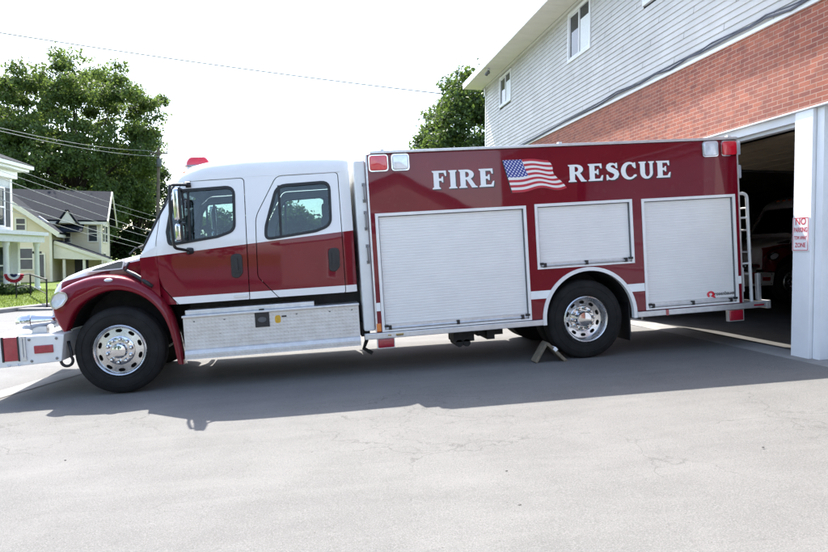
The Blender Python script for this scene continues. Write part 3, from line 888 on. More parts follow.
        disc(bm, cx, y0+sgn*.145, cz, .165, .256, 10, .215, sgn, -.02)
        obj('rim', bm, M['polish'], wroot, True, 35)
        bm = bmesh.new(); lathe(bm, [(.25, sgn*.20), (.01, sgn*.20)], (cx, y0, cz), 'y', 40); obj('brake_drum', bm, M['dark'], wroot)
        bm = bmesh.new(); lathe(bm, [(.17, sgn*.15), (.17, sgn*.138), (.16, sgn*.132), (.105, sgn*.132), (.10, sgn*.06), (.085, sgn*.04), (.04, sgn*.034), (.001, sgn*.033)], (cx, y0, cz), 'y', 40)
        obj('hub_cap', bm, M['chrome'], wroot, True, 30)
        for k in range(10):
            bm = bmesh.new(); t = 2*PI*k/10+.1; lathe(bm, [(.022, sgn*.13), (.022, sgn*.08), (.015, sgn*.066), (.001, sgn*.064)], (cx+.135*math.cos(t), y0, cz+.135*math.sin(t)), 'y', 10)
            obj('wheel_bolt', bm, M['chrome'], wroot, True, 30)
    rear_wheel(1, .04); rear_wheel(-1, 2.46)
    return T

# ------------------------------------------------------------------ serif letters, flag
def strip(bm, left, right, y0, y1):
    n = len(left)
    for i in range(n-1):
        pass
    L = [[bm.verts.new((p[0], y, p[1])) for p in pts] for pts, y in ((left, y0), (right, y0), (right, y1), (left, y1))]
    for k in range(4):
        for i in range(n-1): bm.faces.new((L[k][i], L[k][i+1], L[(k+1) % 4][i+1], L[(k+1) % 4][i]))
    for i in (0, n-1): bm.faces.new([L[k][i] for k in range(4)])

def glyph(ch):
    """bold serif capital in a unit-high box: list of ('p', polygon) or ('s', left, right); returns pieces, width"""
    pcs = []; p = lambda *a: pcs.append(('p', list(a)))
    def stem(x, w=.27, top=True, bot=True, z0=0., z1=1.):
        p((x, z0), (x+w, z0), (x+w, z1), (x, z1))
        s = .075
        if bot: p((x-s, 0), (x+w+s, 0), (x+w+s, .05), (x+w, .115), (x, .115), (x-s, .05))
        if top: p((x-s, 1), (x-s, .95), (x, .885), (x+w, .885), (x+w+s, .95), (x+w+s, 1))
    def arc(cx, cz, rx0, rz0, rx1, rz1, a0, a1, n=22, dx=0):
        A = []; B = []
        for k in range(n+1):
            a = math.radians(a0+(a1-a0)*k/n)
            A.append((cx+rx0*math.cos(a), cz+rz0*math.sin(a))); B.append((cx+dx+rx1*math.cos(a), cz+rz1*math.sin(a)))
        pcs.append(('s', A, B))
    if ch == 'F':
        stem(.075); p((.3, 1), (.3, .885), (.60, .885), (.66, .70), (.73, .70), (.72, 1)); p((.3, .45), (.46, .45), (.50, .36), (.56, .36), (.56, .68), (.50, .68), (.46, .575), (.3, .575)); w = .76
    elif ch == 'I': stem(.075); w = .43
    elif ch == 'E':
        stem(.075); p((.3, 1), (.3, .885), (.60, .885), (.66, .72), (.73, .72), (.72, 1)); p((.3, .45), (.44, .45), (.49, .36), (.55, .36), (.55, .68), (.49, .68), (.44, .575), (.3, .575)); p((.3, 0), (.74, 0), (.79, .31), (.72, .31), (.62, .115), (.3, .115)); w = .82
    elif ch == 'R':
        stem(.075); arc(.40, .725, .38, .275, .13, .155, 90, -90, 18, .0); p((.3, 1), (.3, .88), (.41, .88), (.41, 1)); p((.3, .57), (.3, .45), (.41, .45), (.41, .57))
        p((.40, .46), (.62, .50), (.86, .09), (.95, .05), (.95, 0), (.66, 0), (.42, .43)); w = .96
    elif ch == 'U':
        stem(.075, .25, True, False, .36, 1); stem(.60, .16, True, False, .36, 1)
        arc(.4175, .37, .3425, .39, .11, .27, 180, 360, 20, .005); w = .86
        pcs.pop(); A = []; B = []
        for k in range(23):
            a = PI+PI*k/22
            A.append((.4175+.3425*math.cos(a), .37+.39*math.sin(a)))
            f = k/22
            B.append((.325*(1-f)+.60*f+(.0) if k in (0, 22) else .4625+.1375*math.cos(a), .37+.26*math.sin(a)))
        pcs.append(('s', A, B))
    elif ch == 'C':
        A = []; B = []
        for k in range(31):
            a = math.radians(40+ (320-40)*k/30)
            A.append((.46+.44*math.cos(a), .5+.52*math.sin(a))); B.append((.52+.25*math.cos(a), .5+.39*math.sin(a)))
        pcs.append(('s', A, B)); p((.73, .98), (.80, .98), (.82, .64), (.75, .64), (.62, .80)); p((.70, .25), (.80, .27), (.86, .24), (.84, .16), (.76, .12)); w = .90
    elif ch == 'S':
        A = []; B = []
        ctr = [(.60, .80), (.54, .90), (.42, .945), (.29, .93), (.20, .85), (.185, .75), (.24, .66), (.36, .585), (.48, .52), (.58, .44), (.615, .33), (.57, .19), (.46, .09), (.33, .055), (.20, .09), (.12, .20)]
        wd = [.05, .05, .055, .085, .12, .135, .14, .14, .14, .14, .13, .115, .085, .055, .05, .05]
        for i, (x, z) in enumerate(ctr):
            a = Vector(ctr[min(i+1, len(ctr)-1)])-Vector(ctr[max(i-1, 0)]); nrm = Vector((-a.y, a.x)).normalized()*wd[i]
            A.append((x+nrm.x, z+nrm.y)); B.append((x-nrm.x, z-nrm.y))
        pcs.append(('s', A, B)); p((.58, 1), (.65, 1), (.66, .69), (.59, .69), (.52, .84)); p((.06, .32), (.13, .32), (.21, .15), (.13, 0), (.06, 0)); w = .74
    return pcs, w

def word(bm, text, x0, x1, z0, z1, y, slope=0.):
    """set a word so that it spans x0..x1"""
    G = [glyph(c) for c in text]; gap = .085
    tot = sum(w for _, w in G)+gap*(len(G)-1)
    h = z1-z0; sx = (x1-x0)/tot
    cx = 0; k = 0
    for pcs, w in G:
        for pc in pcs:
            k += 1
            yy = y-.0008*(k % 7)
            mp = lambda q: (x0+(cx+q[0])*sx, z0+q[1]*h)
            if pc[0] == 'p': prism(bm, [mp(q) for q in pc[1]], yy, y+.001)
            else: strip(bm, [mp(q) for q in pc[1]], [mp(q) for q in pc[2]], yy, y+.001)
        cx += w+gap

def flag_mat():
    m, nt, b = newmat('flag_print')
    uv = nt.nodes.new('ShaderNodeUVMap'); s = sepxyz(nt, uv.outputs[0])
    st = math_n(nt, 'MODULO', math_n(nt, 'FLOOR', math_n(nt, 'MULTIPLY', s[1], 12.999)), 2.)
    col = mixc(nt, math_n(nt, 'GREATER_THAN', st, .5), (.47, .018, .04), (.80, .80, .78))
    can = math_n(nt, 'MULTIPLY', math_n(nt, 'LESS_THAN', s[0], .42), math_n(nt, 'LESS_THAN', s[1], .5385))
    gx = math_n(nt, 'MULTIPLY', s[0], 5.5/.42); gy = math_n(nt, 'MULTIPLY', s[1], 4.5/.5385)
    def dots(ox):
        fx = math_n(nt, 'SUBTRACT', math_n(nt, 'FRACT', math_n(nt, 'ADD', gx, ox)), .5); fy = math_n(nt, 'SUBTRACT', math_n(nt, 'FRACT', math_n(nt, 'ADD', gy, ox)), .5)
        r = math_n(nt, 'ADD', math_n(nt, 'POWER', math_n(nt, 'ABSOLUTE', fx), 1.3), math_n(nt, 'POWER', math_n(nt, 'ABSOLUTE', fy), 1.3))
        return math_n(nt, 'LESS_THAN', r, .15)
    star = math_n(nt, 'MAXIMUM', dots(0.), dots(.5))
    blue = mixc(nt, star, (.014, .04, .27), (.66, .69, .78))
    lk(nt, mixc(nt, can, col, blue), b.inputs['Base Color'])
    b.inputs['Roughness'].default_value = .3; b.inputs['Coat Weight'].default_value = .5
    return m
M['flag'] = flag_mat()

def text_mesh(txt, size, extrude=.0006, bold=0.):
    cu = bpy.data.curves.new('txt', 'FONT'); cu.body = txt; cu.size = size; cu.extrude = extrude; cu.offset = bold
    cu.align_x = 'CENTER'; cu.align_y = 'CENTER'; cu.resolution_u = 3
    o = bpy.data.objects.new('txt', cu); COL.objects.link(o)
    dg = bpy.context.evaluated_depsgraph_get(); dg.update()
    me = bpy.data.meshes.new_from_object(o.evaluated_get(dg))
    bpy.data.objects.remove(o); bpy.data.curves.remove(cu)
    return me

def letters(T):
    for txt, x0, x1, z0, z1 in (('FIRE', 3.822, 4.622, 2.199, 2.424), ('RESCUE', 5.592, 7.008, 2.206, 2.424)):
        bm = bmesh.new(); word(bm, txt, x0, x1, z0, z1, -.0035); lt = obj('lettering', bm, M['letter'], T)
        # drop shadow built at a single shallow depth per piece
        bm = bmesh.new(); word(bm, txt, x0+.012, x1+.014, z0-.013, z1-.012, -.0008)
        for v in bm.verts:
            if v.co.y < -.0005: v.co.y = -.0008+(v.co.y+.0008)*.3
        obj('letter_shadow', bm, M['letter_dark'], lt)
    # waving flag decal
    def px(u, v):
        l = Vector((115+75*v, 92+293*v)); r = Vector((545+175*v**1.3, 112+262*v))
        p = l.lerp(r, u)
        p.y += 17*math.sin(u*9.5-1.2+v*1.1)*(.25+.75*u)*(.3+.9*v) - 8*math.sin(u*PI)
        if u > .78: p.x += 26*math.sin(v*9)*(u-.78)/.22*(1-v)
        return p
    k = .0875/ (9.2*.625)                     # photo crop scale to metres
    bm = bmesh.new(); uvl = bm.loops.layers.uv.new('UVMap'); nu, nv = 40, 26
    x_tl, z_tl = 4.736, 2.517; sc_x = (5.575-4.736)/(727-115); sc_z = (2.517-2.105)/(385-92)
    G = [[None]*(nv+1) for _ in range(nu+1)]
    for i in range(nu+1):
        for j in range(nv+1):
            q = px(i/nu, j/nv); G[i][j] = bm.verts.new((x_tl+(q.x-115)*sc_x, -.005, z_tl-(q.y-92)*sc_z+(q.x-115)*sc_x*.02))
    for i in range(nu):
        for j in range(nv):
            f = bm.faces.new((G[i][j], G[i+1][j], G[i+1][j+1], G[i][j+1]))
            for lp, (a, b) in zip(f.loops, ((i, j), (i+1, j), (i+1, j+1), (i, j+1))): lp[uvl].uv = (a/nu, b/nv)
    fl = obj('flag_decal', bm, M['flag'], T)
    sol = fl.modifiers.new('s', 'SOLIDIFY'); sol.thickness = .002; sol.offset = 0
    # dark edge behind the flag
    bm = bmesh.new(); ol = [px(i/20, 0) for i in range(21)]+[px(1, j/8) for j in range(1, 9)]+[px(1-i/20, 1) for i in range(1, 21)]+[px(0, 1-j/8) for j in range(1, 8)]
    pts = [(x_tl+(q.x-115)*sc_x-.012, z_tl-(q.y-92)*sc_z+(q.x-115)*sc_x*.02-.004) for q in ol]
    prism(bm, pts, -.0022, 0); obj('flag_shadow', bm, M['letter_dark'], T)
    # maker's mark on the rear roll-up door
    bm = bmesh.new(); c = (7.512, .625)
    A = []; B = []
    for kk in range(25):
        a = math.radians(-60+300*kk/24); A.append((c[0]+.055*math.cos(a), c[1]+.045*math.sin(a))); B.append((c[0]+.022*math.cos(a), c[1]+.018*math.sin(a)))
    strip(bm, A, B, .0205, .024); prism(bm, [(7.51, .60), (7.56, .575), (7.585, .575), (7.545, .625)], .0200, .024)
    obj('maker_mark', bm, M['redlens'], T)
    me = text_mesh('rosenbauer', .066, .0006, .0012)
    me.transform(Matrix.Translation((7.715, .0212, .628)) @ Matrix.Rotation(PI/2, 4, 'X'))
    mobj('maker_lettering', me, M['letter_dark'], T)

truck = make_truck()
truck.location = (-2.151, 8.2, 0); truck.rotation_euler = (0, -TP, 0)
# ================================================================== GROUND
def asphalt(name, lo, hi, cracks=True):
    m, nt, b = newmat(name); co = objco(nt)
    big = noise(nt, .22, 5, .6, co, .6); mid = noise(nt, 1.7, 6, .65, co, .3); fine = noise(nt, 130, 2, .6, co); grit = noise(nt, 420, 1, .5, co)
    col = ramp(nt, big, [(.3, [c*.94 for c in lo]), (.7, hi)])
    col = mixc(nt, math_n(nt, 'MULTIPLY', ramp(nt, mid, [(.36, 0.), (.70, 1.)]), .38), col, [c*.72 for c in lo])
    sp = ramp(nt, fine, [(.30, .72), (.5, 1.), (.72, 1.22)])
    mx = nt.nodes.new('ShaderNodeMix'); mx.data_type = 'RGBA'; mx.blend_type = 'MULTIPLY'; mx.inputs[0].default_value = 1
    lk(nt, col, mx.inputs[6]); lk(nt, sp, mx.inputs[7]); col = mx.outputs[2]
    # oil drips and stains of their own shape
    st = noise(nt, .9, 5, .6, co, 1.2); stm = ramp(nt, st, [(.64, 0.), (.72, 1.)])
    col = mixc(nt, math_n(nt, 'MULTIPLY', stm, .20), col, (.10, .095, .09))
    mp = nt.nodes.new('ShaderNodeMapping'); mp.inputs['Scale'].default_value = (.45, 2.6, 1); mp.inputs['Rotation'].default_value = (0, 0, .06); lk(nt, co, mp.inputs[0])
    stk = ramp(nt, noise(nt, 1.1, 6, .68, mp.outputs[0], .6), [(.50, 0.), (.72, 1.)])
    col = mixc(nt, math_n(nt, 'MULTIPLY', stk, .20), col, (.235, .228, .215))
    stk2 = ramp(nt, noise(nt, .8, 6, .66, mp.outputs[0], .9), [(.28, 1.), (.46, 0.)])
    col = mixc(nt, math_n(nt, 'MULTIPLY', stk2, .22), col, (.085, .082, .08))
    agg = nt.nodes.new('ShaderNodeTexVoronoi'); agg.inputs['Scale'].default_value = 75; lk(nt, co, agg.inputs['Vector'])
    col = mixc(nt, math_n(nt, 'MULTIPLY', ramp(nt, agg.outputs['Distance'], [(.15, 1.), (.38, 0.)]), .32), col, (.27, .265, .25))
    spk = nt.nodes.new('ShaderNodeTexVoronoi'); spk.inputs['Scale'].default_value = 9; lk(nt, co, spk.inputs['Vector'])
    col = mixc(nt, math_n(nt, 'MULTIPLY', ramp(nt, spk.outputs['Distance'], [(.035, 1.), (.06, 0.)]), .6), col, (.05, .047, .043))
    if cracks:
        vn = nt.nodes.new('ShaderNodeMix'); vn.data_type = 'VECTOR'
        nz = nt.nodes.new('ShaderNodeTexNoise'); nz.inputs['Scale'].default_value = 2.6; nz.inputs['Detail'].default_value = 6; lk(nt, co, nz.inputs['Vector'])
        sc_ = nt.nodes.new('ShaderNodeVectorMath'); sc_.operation = 'SCALE'; sc_.inputs['Scale'].default_value = .75; lk(nt, nz.outputs['Color'], sc_.inputs[0])
        ad = nt.nodes.new('ShaderNodeVectorMath'); ad.operation = 'ADD'; lk(nt, co, ad.inputs[0]); lk(nt, sc_.outputs[0], ad.inputs[1])
        def vor(scale, wdt):
            v = nt.nodes.new('ShaderNodeTexVoronoi'); v.feature = 'DISTANCE_TO_EDGE'; v.inputs['Scale'].default_value = scale; lk(nt, ad.outputs[0], v.inputs['Vector'])
            return ramp(nt, v.outputs['Distance'], [(0., 1.), (wdt, 0.)])
        c1 = vor(.75, .008); c2 = vor(2.3, .018)
        def near(cx, cy, rx_, ry_):
            dx = math_n(nt, 'DIVIDE', math_n(nt, 'SUBTRACT', cs[0], cx), rx_); dy = math_n(nt, 'DIVIDE', math_n(nt, 'SUBTRACT', cs[1], cy), ry_)
            return math_n(nt, 'SUBTRACT', 1., math_n(nt, 'ADD', math_n(nt, 'MULTIPLY', dx, dx), math_n(nt, 'MULTIPLY', dy, dy)))
        cs = sepxyz(nt, co)
        area = math_n(nt, 'MAXIMUM', near(1.0, 5.9, 1.1, 1.5), math_n(nt, 'MAXIMUM', near(-2.4, 6.6, 1.3, .9), near(4.2, 4.6, 1.2, 1.5)))
        area = math_n(nt, 'MAXIMUM', area, 0)
        nz2 = noise(nt, .7, 3, .5, co, .4)
        msk = math_n(nt, 'MAXIMUM', ramp(nt, area, [(.05, 0.), (.4, 1.)]), ramp(nt, nz2, [(.56, 0.), (.64, .8)]))
        msk2 = ramp(nt, math_n(nt, 'MULTIPLY', area, nz2), [(.15, 0.), (.35, 1.)])
        cr = math_n(nt, 'MAXIMUM', math_n(nt, 'MULTIPLY', c1, msk), math_n(nt, 'MULTIPLY', c2, math_n(nt, 'MULTIPLY', msk2, .8)))
        col = mixc(nt, math_n(nt, 'MULTIPLY', cr, .58), col, (.06, .058, .055))
    lk(nt, col, b.inputs['Base Color']); b.inputs['Roughness'].default_value = .9; b.inputs['Specular IOR Level'].default_value = .25
    bump(nt, b, math_n(nt, 'ADD', math_n(nt, 'MULTIPLY', fine, .7), math_n(nt, 'MULTIPLY', grit, .4)), .55, .006)
    return m
M['asphalt'] = asphalt('old_asphalt', (.136, .133, .127), (.170, .166, .159))
M['road'] = asphalt('road_asphalt', (.145, .143, .14), (.18, .178, .174), False)
M['concrete'] = simple('concrete', (.225, .218, .208), .85, 0, 0, .18, 3, .3, .3, 80)
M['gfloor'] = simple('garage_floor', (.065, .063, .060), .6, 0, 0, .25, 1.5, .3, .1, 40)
def lawn_mat():
    m, nt, b = newmat('lawn_grass'); co = objco(nt)
    f = noise(nt, 1.1, 6, .65, co); g = noise(nt, 40, 3, .7, co)
    col = ramp(nt, f, [(.3, (.085, .13, .022)), (.7, (.15, .20, .035))])
    lk(nt, mixc(nt, math_n(nt, 'MULTIPLY', g, .5), col, (.05, .085, .015)), b.inputs['Base Color'])
    b.inputs['Roughness'].default_value = .9; b.inputs['Specular IOR Level'].default_value = .15
    bump(nt, b, g, .8, .04); return m
M['lawn'] = lawn_mat()

def sheet(name, rows, mat, kind='structure'):
    bm = bmesh.new(); V = [[bm.verts.new(p) for p in r] for r in rows]
    for A, B in zip(V, V[1:]):
        for i in range(len(A)-1): bm.faces.new((A[i], A[i+1], B[i+1], B[i]))
    for f in bm.faces:
        if f.normal.z < 0: f.normal_flip()
    return tag(obj(name, bm, mat, None, True), kind=kind)

XF = 5.846
ts = [-60, -40, -30, -22]+[-16+.9*i for i in range(34)]
rows = []
for t in ts:
    if t > 15.5: break
    r = []
    g = P_st(S0, t)
    for i in range(31):
        x = g.x+(5.70-g.x)*i/30
        z = drive_z(x, g.y) if t > -14 else road_z(t)+SL*(x-g.x)*.6
        z += .010*math.sin(x*.9+g.y*.4)*math.sin(g.y*.7-1)*(1 if 0 < i < 30 else 0)
        r.append(Vector((x, g.y, z)))
    rows.append(r)
sheet('driveway', rows, M['asphalt'])
tr = [-120, -60, -30, -14]+[-14+2.5*i for i in range(1, 12)]+[20, 30, 45, 70, 120, 250]
SROAD = -14.2
rows = []
for t in tr:
    rows.append([P_st(SROAD+(S0-SROAD)*i/8, t, road_z(t)+.05*(1-((i-4)/4)**2)-.002) for i in range(9)])
sheet('road', rows, M['road'])
rows = [[P_st(S0-.16, t, road_z(t)+.008), P_st(S0+.02, t, road_z(t)+.010), P_st(S0+.16, t, road_z(t)+.004+.16*SL)] for t in tr]
sheet('gutter', rows, M['concrete'])
bm = bmesh.new()
L = []
for t in tr:
    z = road_z(t)
    L.append([bm.verts.new(P_st(s, t, zz)) for s, zz in ((SROAD+.02, z-.1), (SROAD+.01, z+.10), (SROAD-.02, z+.125), (SROAD-.16, z+.125), (SROAD-.16, z-.1))])
for A, B in zip(L, L[1:]):
    for k in range(4): bm.faces.new((A[k], A[k+1], B[k+1], B[k]))
tag(obj('kerb', bm, M['concrete']), kind='structure')
def lawn_z(s, t): 
    d = max(0, SROAD-.16-s)
    return road_z(t)+.12+.02*math.sin(s*.8+t*.5)*min(1, d/2)-.012*min(d, 18)
rows = []
for t in tr:
    rows.append([P_st(SROAD-.16-d, t, lawn_z(SROAD-.16-d, t)) for d in (0, .5, 1.2, 2, 3, 4.5, 6, 8, 11, 15, 20, 30, 60, 140)])
sheet('lawn', rows, M['lawn'])
# far side of the driveway beside the garage: grass strip
rows = []
for t in [15.6, 17, 19, 22, 26, 30, 45, 70, 120, 250]:
    g = P_st(S0+.3, t); rows.append([Vector((g.x+d, g.y, road_z(t)+.05+min(d, 7)*.04)) for d in (0, 1, 3, 7, 20, 80, 200)])
sheet('verge', rows, M['lawn'])
bm = bmesh.new()
for p in ((-1500, -1500), (1500, -1500), (1500, 1500), (-1500, 1500)): bm.verts.new((*p, -1.1))
bm.faces.new(bm.verts[:])
tag(obj('ground', bm, M['lawn']), kind='structure')
# threshold slab and garage floor
ZF = .40
bm = bmesh.new(); prism(bm, [(5.70, .372), (5.70, -.3), (6.10, -.3), (6.10, ZF+.006), (5.80, .388)], -6.5, 21.7, 'y')
tag(obj('threshold', bm, M['concrete']), kind='structure')
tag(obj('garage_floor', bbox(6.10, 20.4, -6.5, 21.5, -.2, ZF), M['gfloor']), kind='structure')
# small stones lying on the driveway
stone = simple('stone', (.07, .065, .06), .8, 0, 0, .3, 40)
prot = None
for x, y, s in ((-.55, 4.95, .008), (1.32, 4.35, .008), (.02, 5.2, .007), (1.22, 3.75, .010), (3.2, 4.3, .007), (-1.9, 5.6, .008)):
    if prot is None:
        bm = bmesh.new(); bmesh.ops.create_icosphere(bm, subdivisions=2, radius=1)
        for v in bm.verts: v.co *= 1+.25*math.sin(v.co.x*5+v.co.y*3)*math.cos(v.co.z*4)
        prot = obj('pebble', bm, stone, None, True); o = prot
    else:
        o = prot.copy(); COL.objects.link(o)
    o.scale = (s*1.4, s, s*.6); o.rotation_euler = (0, 0, rnd.uniform(0, 6)); o.location = (x, y, drive_z(x, y)+s*.35)
    tag(o, 'tiny dark pebble lying on the sunlit driveway', 'pebble', 'pebbles scattered on the driveway')

# ================================================================== WHEEL CHOCK
M['chock'] = simple('chock_aluminium', (.15, .125, .09), .7, 0, 0, .35, 14)
ck = empty('wheel_chock', (2.83, 8.20, drive_z(2.83, 8.20)))
ck.scale = (1.15, .8, 1.05)
tag(ck, 'folding grey metal wheel chock wedged in front of the rear wheel', 'wheel chock')
def arm(p0, p1, th, y0, y1):
    bm = bmesh.new(); a, b = Vector(p0), Vector(p1); d = (b-a).normalized(); n_ = Vector((-d.y, d.x))*th
    prism(bm, [tuple(a-n_), tuple(b-n_), tuple(b+n_), tuple(a+n_)], y0, y1)
    bmesh.ops.recalc_face_normals(bm, faces=bm.faces[:]); bevel(bm, .008, 2); return bm
obj('chock_plate', arm((.02, .012), (.14, .235), .016, -.08, .14), M['chock'], ck)
lp = obj('chock_leg', arm((.165, .225), (.36, .03), .018, -.10, .14), M['chock'], ck)
bm = bmesh.new(); tube(bm, [(.152, -.11, .235), (.152, .15, .235)], .02, 10); obj('hinge', bm, M['chock'], ck, True, 40)
bm = arm((.22, .19), (.255, .155), .0215, -.104, .144); obj('reflector', bm, M['letter'], lp)
bm = bmesh.new(); box(bm, .33, .47, -.10, .14, .004, .022); obj('chock_foot', bm, M['chock'], ck)

# ================================================================== FIRE STATION
def brick_mat():
    m, nt, b = newmat('red_brick'); co = objco(nt); s = sepxyz(nt, co)
    cb = nt.nodes.new('ShaderNodeCombineXYZ'); lk(nt, s[1], cb.inputs[0]); lk(nt, s[2], cb.inputs[1])
    br = nt.nodes.new('ShaderNodeTexBrick'); lk(nt, cb.outputs[0], br.inputs['Vector'])
    br.inputs['Scale'].default_value = 1; br.inputs['Brick Width'].default_value = .188; br.inputs['Row Height'].default_value = .0595
    br.inputs['Mortar Size'].default_value = .0048; br.inputs['Mortar Smooth'].default_value = .15; br.inputs['Bias'].default_value = -.1
    br.inputs['Color1'].default_value = (.34, .100, .055, 1); br.inputs['Color2'].default_value = (.19, .052, .038, 1); br.inputs['Mortar'].default_value = (.42, .30, .23, 1)
    f = noise(nt, 22, 5, .65, co); g = noise(nt, .8, 4, .6, co)
    c = mixc(nt, math_n(nt, 'MULTIPLY', f, .45), br.outputs['Color'], (.25, .095, .07))
    c = mixc(nt, math_n(nt, 'MULTIPLY', ramp(nt, noise(nt, 6, 2, .5, cb.outputs[0]), [(.45, 0.), (.7, 1.)]), .4), c, (.10, .035, .03))
    c = mixc(nt, math_n(nt, 'MULTIPLY', ramp(nt, g, [(.4, 0.), (.7, 1.)]), .25), c, (.27, .13, .10))
    lk(nt, c, b.inputs['Base Color']); b.inputs['Roughness'].default_value = .8; b.inputs['Specular IOR Level'].default_value = .3
    h = math_n(nt, 'MULTIPLY_ADD', f, .25, math_n(nt, 'SUBTRACT', 1., br.outputs['Fac']))
    bump(nt, b, h, .7, .006); return m
M['brick'] = brick_mat()
M['siding'] = simple('grey_siding', (.44, .43, .42), .55, 0, 0, .09, 1.4, .4)
M['trim'] = simple('white_trim', (.62, .625, .64), .5, 0, 0, .05, 2)
M['post'] = simple('white_painted_post', (.74, .745, .76), .5, 0, .1, .06, 2.5)
M['soffit'] = simple('soffit_panel', (.66, .635, .60), .6, 0, 0, .05, 2)
M['shingle'] = None
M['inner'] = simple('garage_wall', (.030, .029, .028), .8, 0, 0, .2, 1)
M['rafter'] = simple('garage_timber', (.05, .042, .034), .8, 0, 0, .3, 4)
M['blind'] = simple('window_blind', (.70, .72, .75), .6, 0, 0, .05, 20)
M['gdoor'] = simple('overhead_door', (.70, .71, .73), .45, 0, .1, .04, 1.5)

def shingle_mat():
    m, nt, b = newmat('slate_shingle'); co = objco(nt); 
    f = noise(nt, 9, 5, .7, co); g = noise(nt, .7, 3, .6, co)
    c = ramp(nt, f, [(.3, (.008, .010, .014)), (.7, (.022, .026, .034))])
    lk(nt, mixc(nt, math_n(nt, 'MULTIPLY', g, .3), c, (.03, .035, .045)), b.inputs['Base Color'])
    b.inputs['Roughness'].default_value = .9; b.inputs['Specular IOR Level'].default_value = .08; bump(nt, b, f, .6, .02); return m
M['shingle'] = shingle_mat()

ST = empty('fire_station', (XF, 8, .3))
tag(ST, 'two-storey fire station with grey siding over red brick and an open garage door', 'building')
def S(name, bm, mat, parent=None, **k):
    o = obj(name, bm, mat, parent or ST, **k)
    if parent is None or parent is ST: o.location = (-XF, -8, -.3)
    return o
YN, YE = -3.6, 21.77            # near and far end of the facade
ZB, ZS = 3.372, 4.552
bm = bmesh.new()
box(bm, XF, XF+.2, YN, YE, ZB, ZS)
box(bm, XF, XF+.2, 12.2, YE, -.2, ZB-.001)
box(bm, XF, XF+.2, YN, 2.3, -.2, ZB-.001)
S('brick_wall', bm, M['brick'])
# steel lintel, header boards
bm = bmesh.new(); box(bm, XF-.012, XF+.2, YN, 12.2, ZB-.022, ZB-.002)
S('lintel', bm, M['trim'])
bm = bmesh.new(); box(bm, XF+.045, XF+.19, 7.40, 12.18, 3.245, ZB-.023); box(bm, XF+.10, XF+.2, 7.40, 12.18, 3.20, 3.244)
S('door_header', bm, M['trim'])
bm = bmesh.new(); box(bm, XF+.01, XF+.205, 7.102, 7.397, .385, ZB-.023); bmesh.ops.recalc_face_normals(bm, faces=bm.faces[:]); bevel(bm, .006, 2)
S('door_post', bm, M['post'])
bm = bmesh.new(); box(bm, XF+.21, XF+.24, 2.3, 7.09, .41, 3.30)
for k in range(1, 6): box(bm, XF+.20, XF+.215, 2.3, 7.09, .41+k*.48-.012, .41+k*.48+.012)
gd = S('overhead_door', bm, M['gdoor'])
bm = bmesh.new(); box(bm, XF+.06, XF+.20, 6.985, 7.094, .39, ZB-.024); box(bm, XF+.12, XF+.2, 2.3, 6.98, 3.24, ZB-.024); S('door_jamb', bm, M['post'])
bm = bmesh.new(); box(bm, XF+.015, XF+.2, 2.05, 2.3, .385, ZB-.023); S('door_post', bm, M['post'])
bm = bmesh.new(); box(bm, XF+.015, XF+.2, 12.2-.25, 12.2, .385, ZB-.023); S('door_post', bm, M['post'])
# siding courses, split round the windows
wins = [(18.93, 20.12, 6.08, 7.00), (13.38, 14.62, 5.92, 7.02), (9.88, 11.17, 5.97, 7.04), (4.0, 5.4, 6.0, 7.02)]
Z0s, Z1s = ZS+.05, 7.15; crs = .1018
bm = bmesh.new(); z = Z0s
while z < Z1s-.01:
    z1 = min(z+crs, Z1s)
    segs = [(YN, YE)]
    for a, b, c, d in wins:
        if z1 > c+.02 and z < d-.02:
            new = []
            for p, q in segs:
                if a > p and b < q: new += [(p, a+.03), (b-.03, q)]
                else: new.append((p, q))
            segs = new
    cut_ = []
    ci = int(round((z-Z0s)/crs)); yj = YN+.4+((ci*2.35) % 3.66)
    for p, q in segs:
        a_ = p; y_ = yj
        while y_ < q-.1:
            if y_ > a_+.1: cut_.append((a_, y_-.004)); a_ = y_+.004
            y_ += 3.66
        cut_.append((a_, q))
    for p, q in cut_:
        pr = [(XF+.02, z), (XF-.016, z), (XF-.017, z+.006), (XF-.003, z1-.001), (XF+.02, z1-.001)]
        A = [bm.verts.new((x, p, zz)) for x, zz in pr]; B = [bm.verts.new((x, q, zz)) for x, zz in pr]
        for k in range(4): bm.faces.new((A[k], A[k+1], B[k+1], B[k]))
    z = z1
S('siding', bm, M['siding'])
bm = bmesh.new(); box(bm, XF-.03, XF+.19, YN, YE+.02, ZS+.001, ZS+.048); box(bm, XF-.024, XF+.02, YE-.06, YE+.03, ZS+.049, 7.148); box(bm, XF-.026, XF+.02, YN, YE-.07, 7.09, 7.148)
S('siding_trim', bm, M['trim'])
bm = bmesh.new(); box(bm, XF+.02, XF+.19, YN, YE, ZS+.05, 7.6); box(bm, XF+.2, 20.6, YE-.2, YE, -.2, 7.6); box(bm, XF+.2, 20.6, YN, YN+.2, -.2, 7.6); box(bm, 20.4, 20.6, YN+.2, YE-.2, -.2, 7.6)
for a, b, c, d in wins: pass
S('wall', bm, M['inner'])
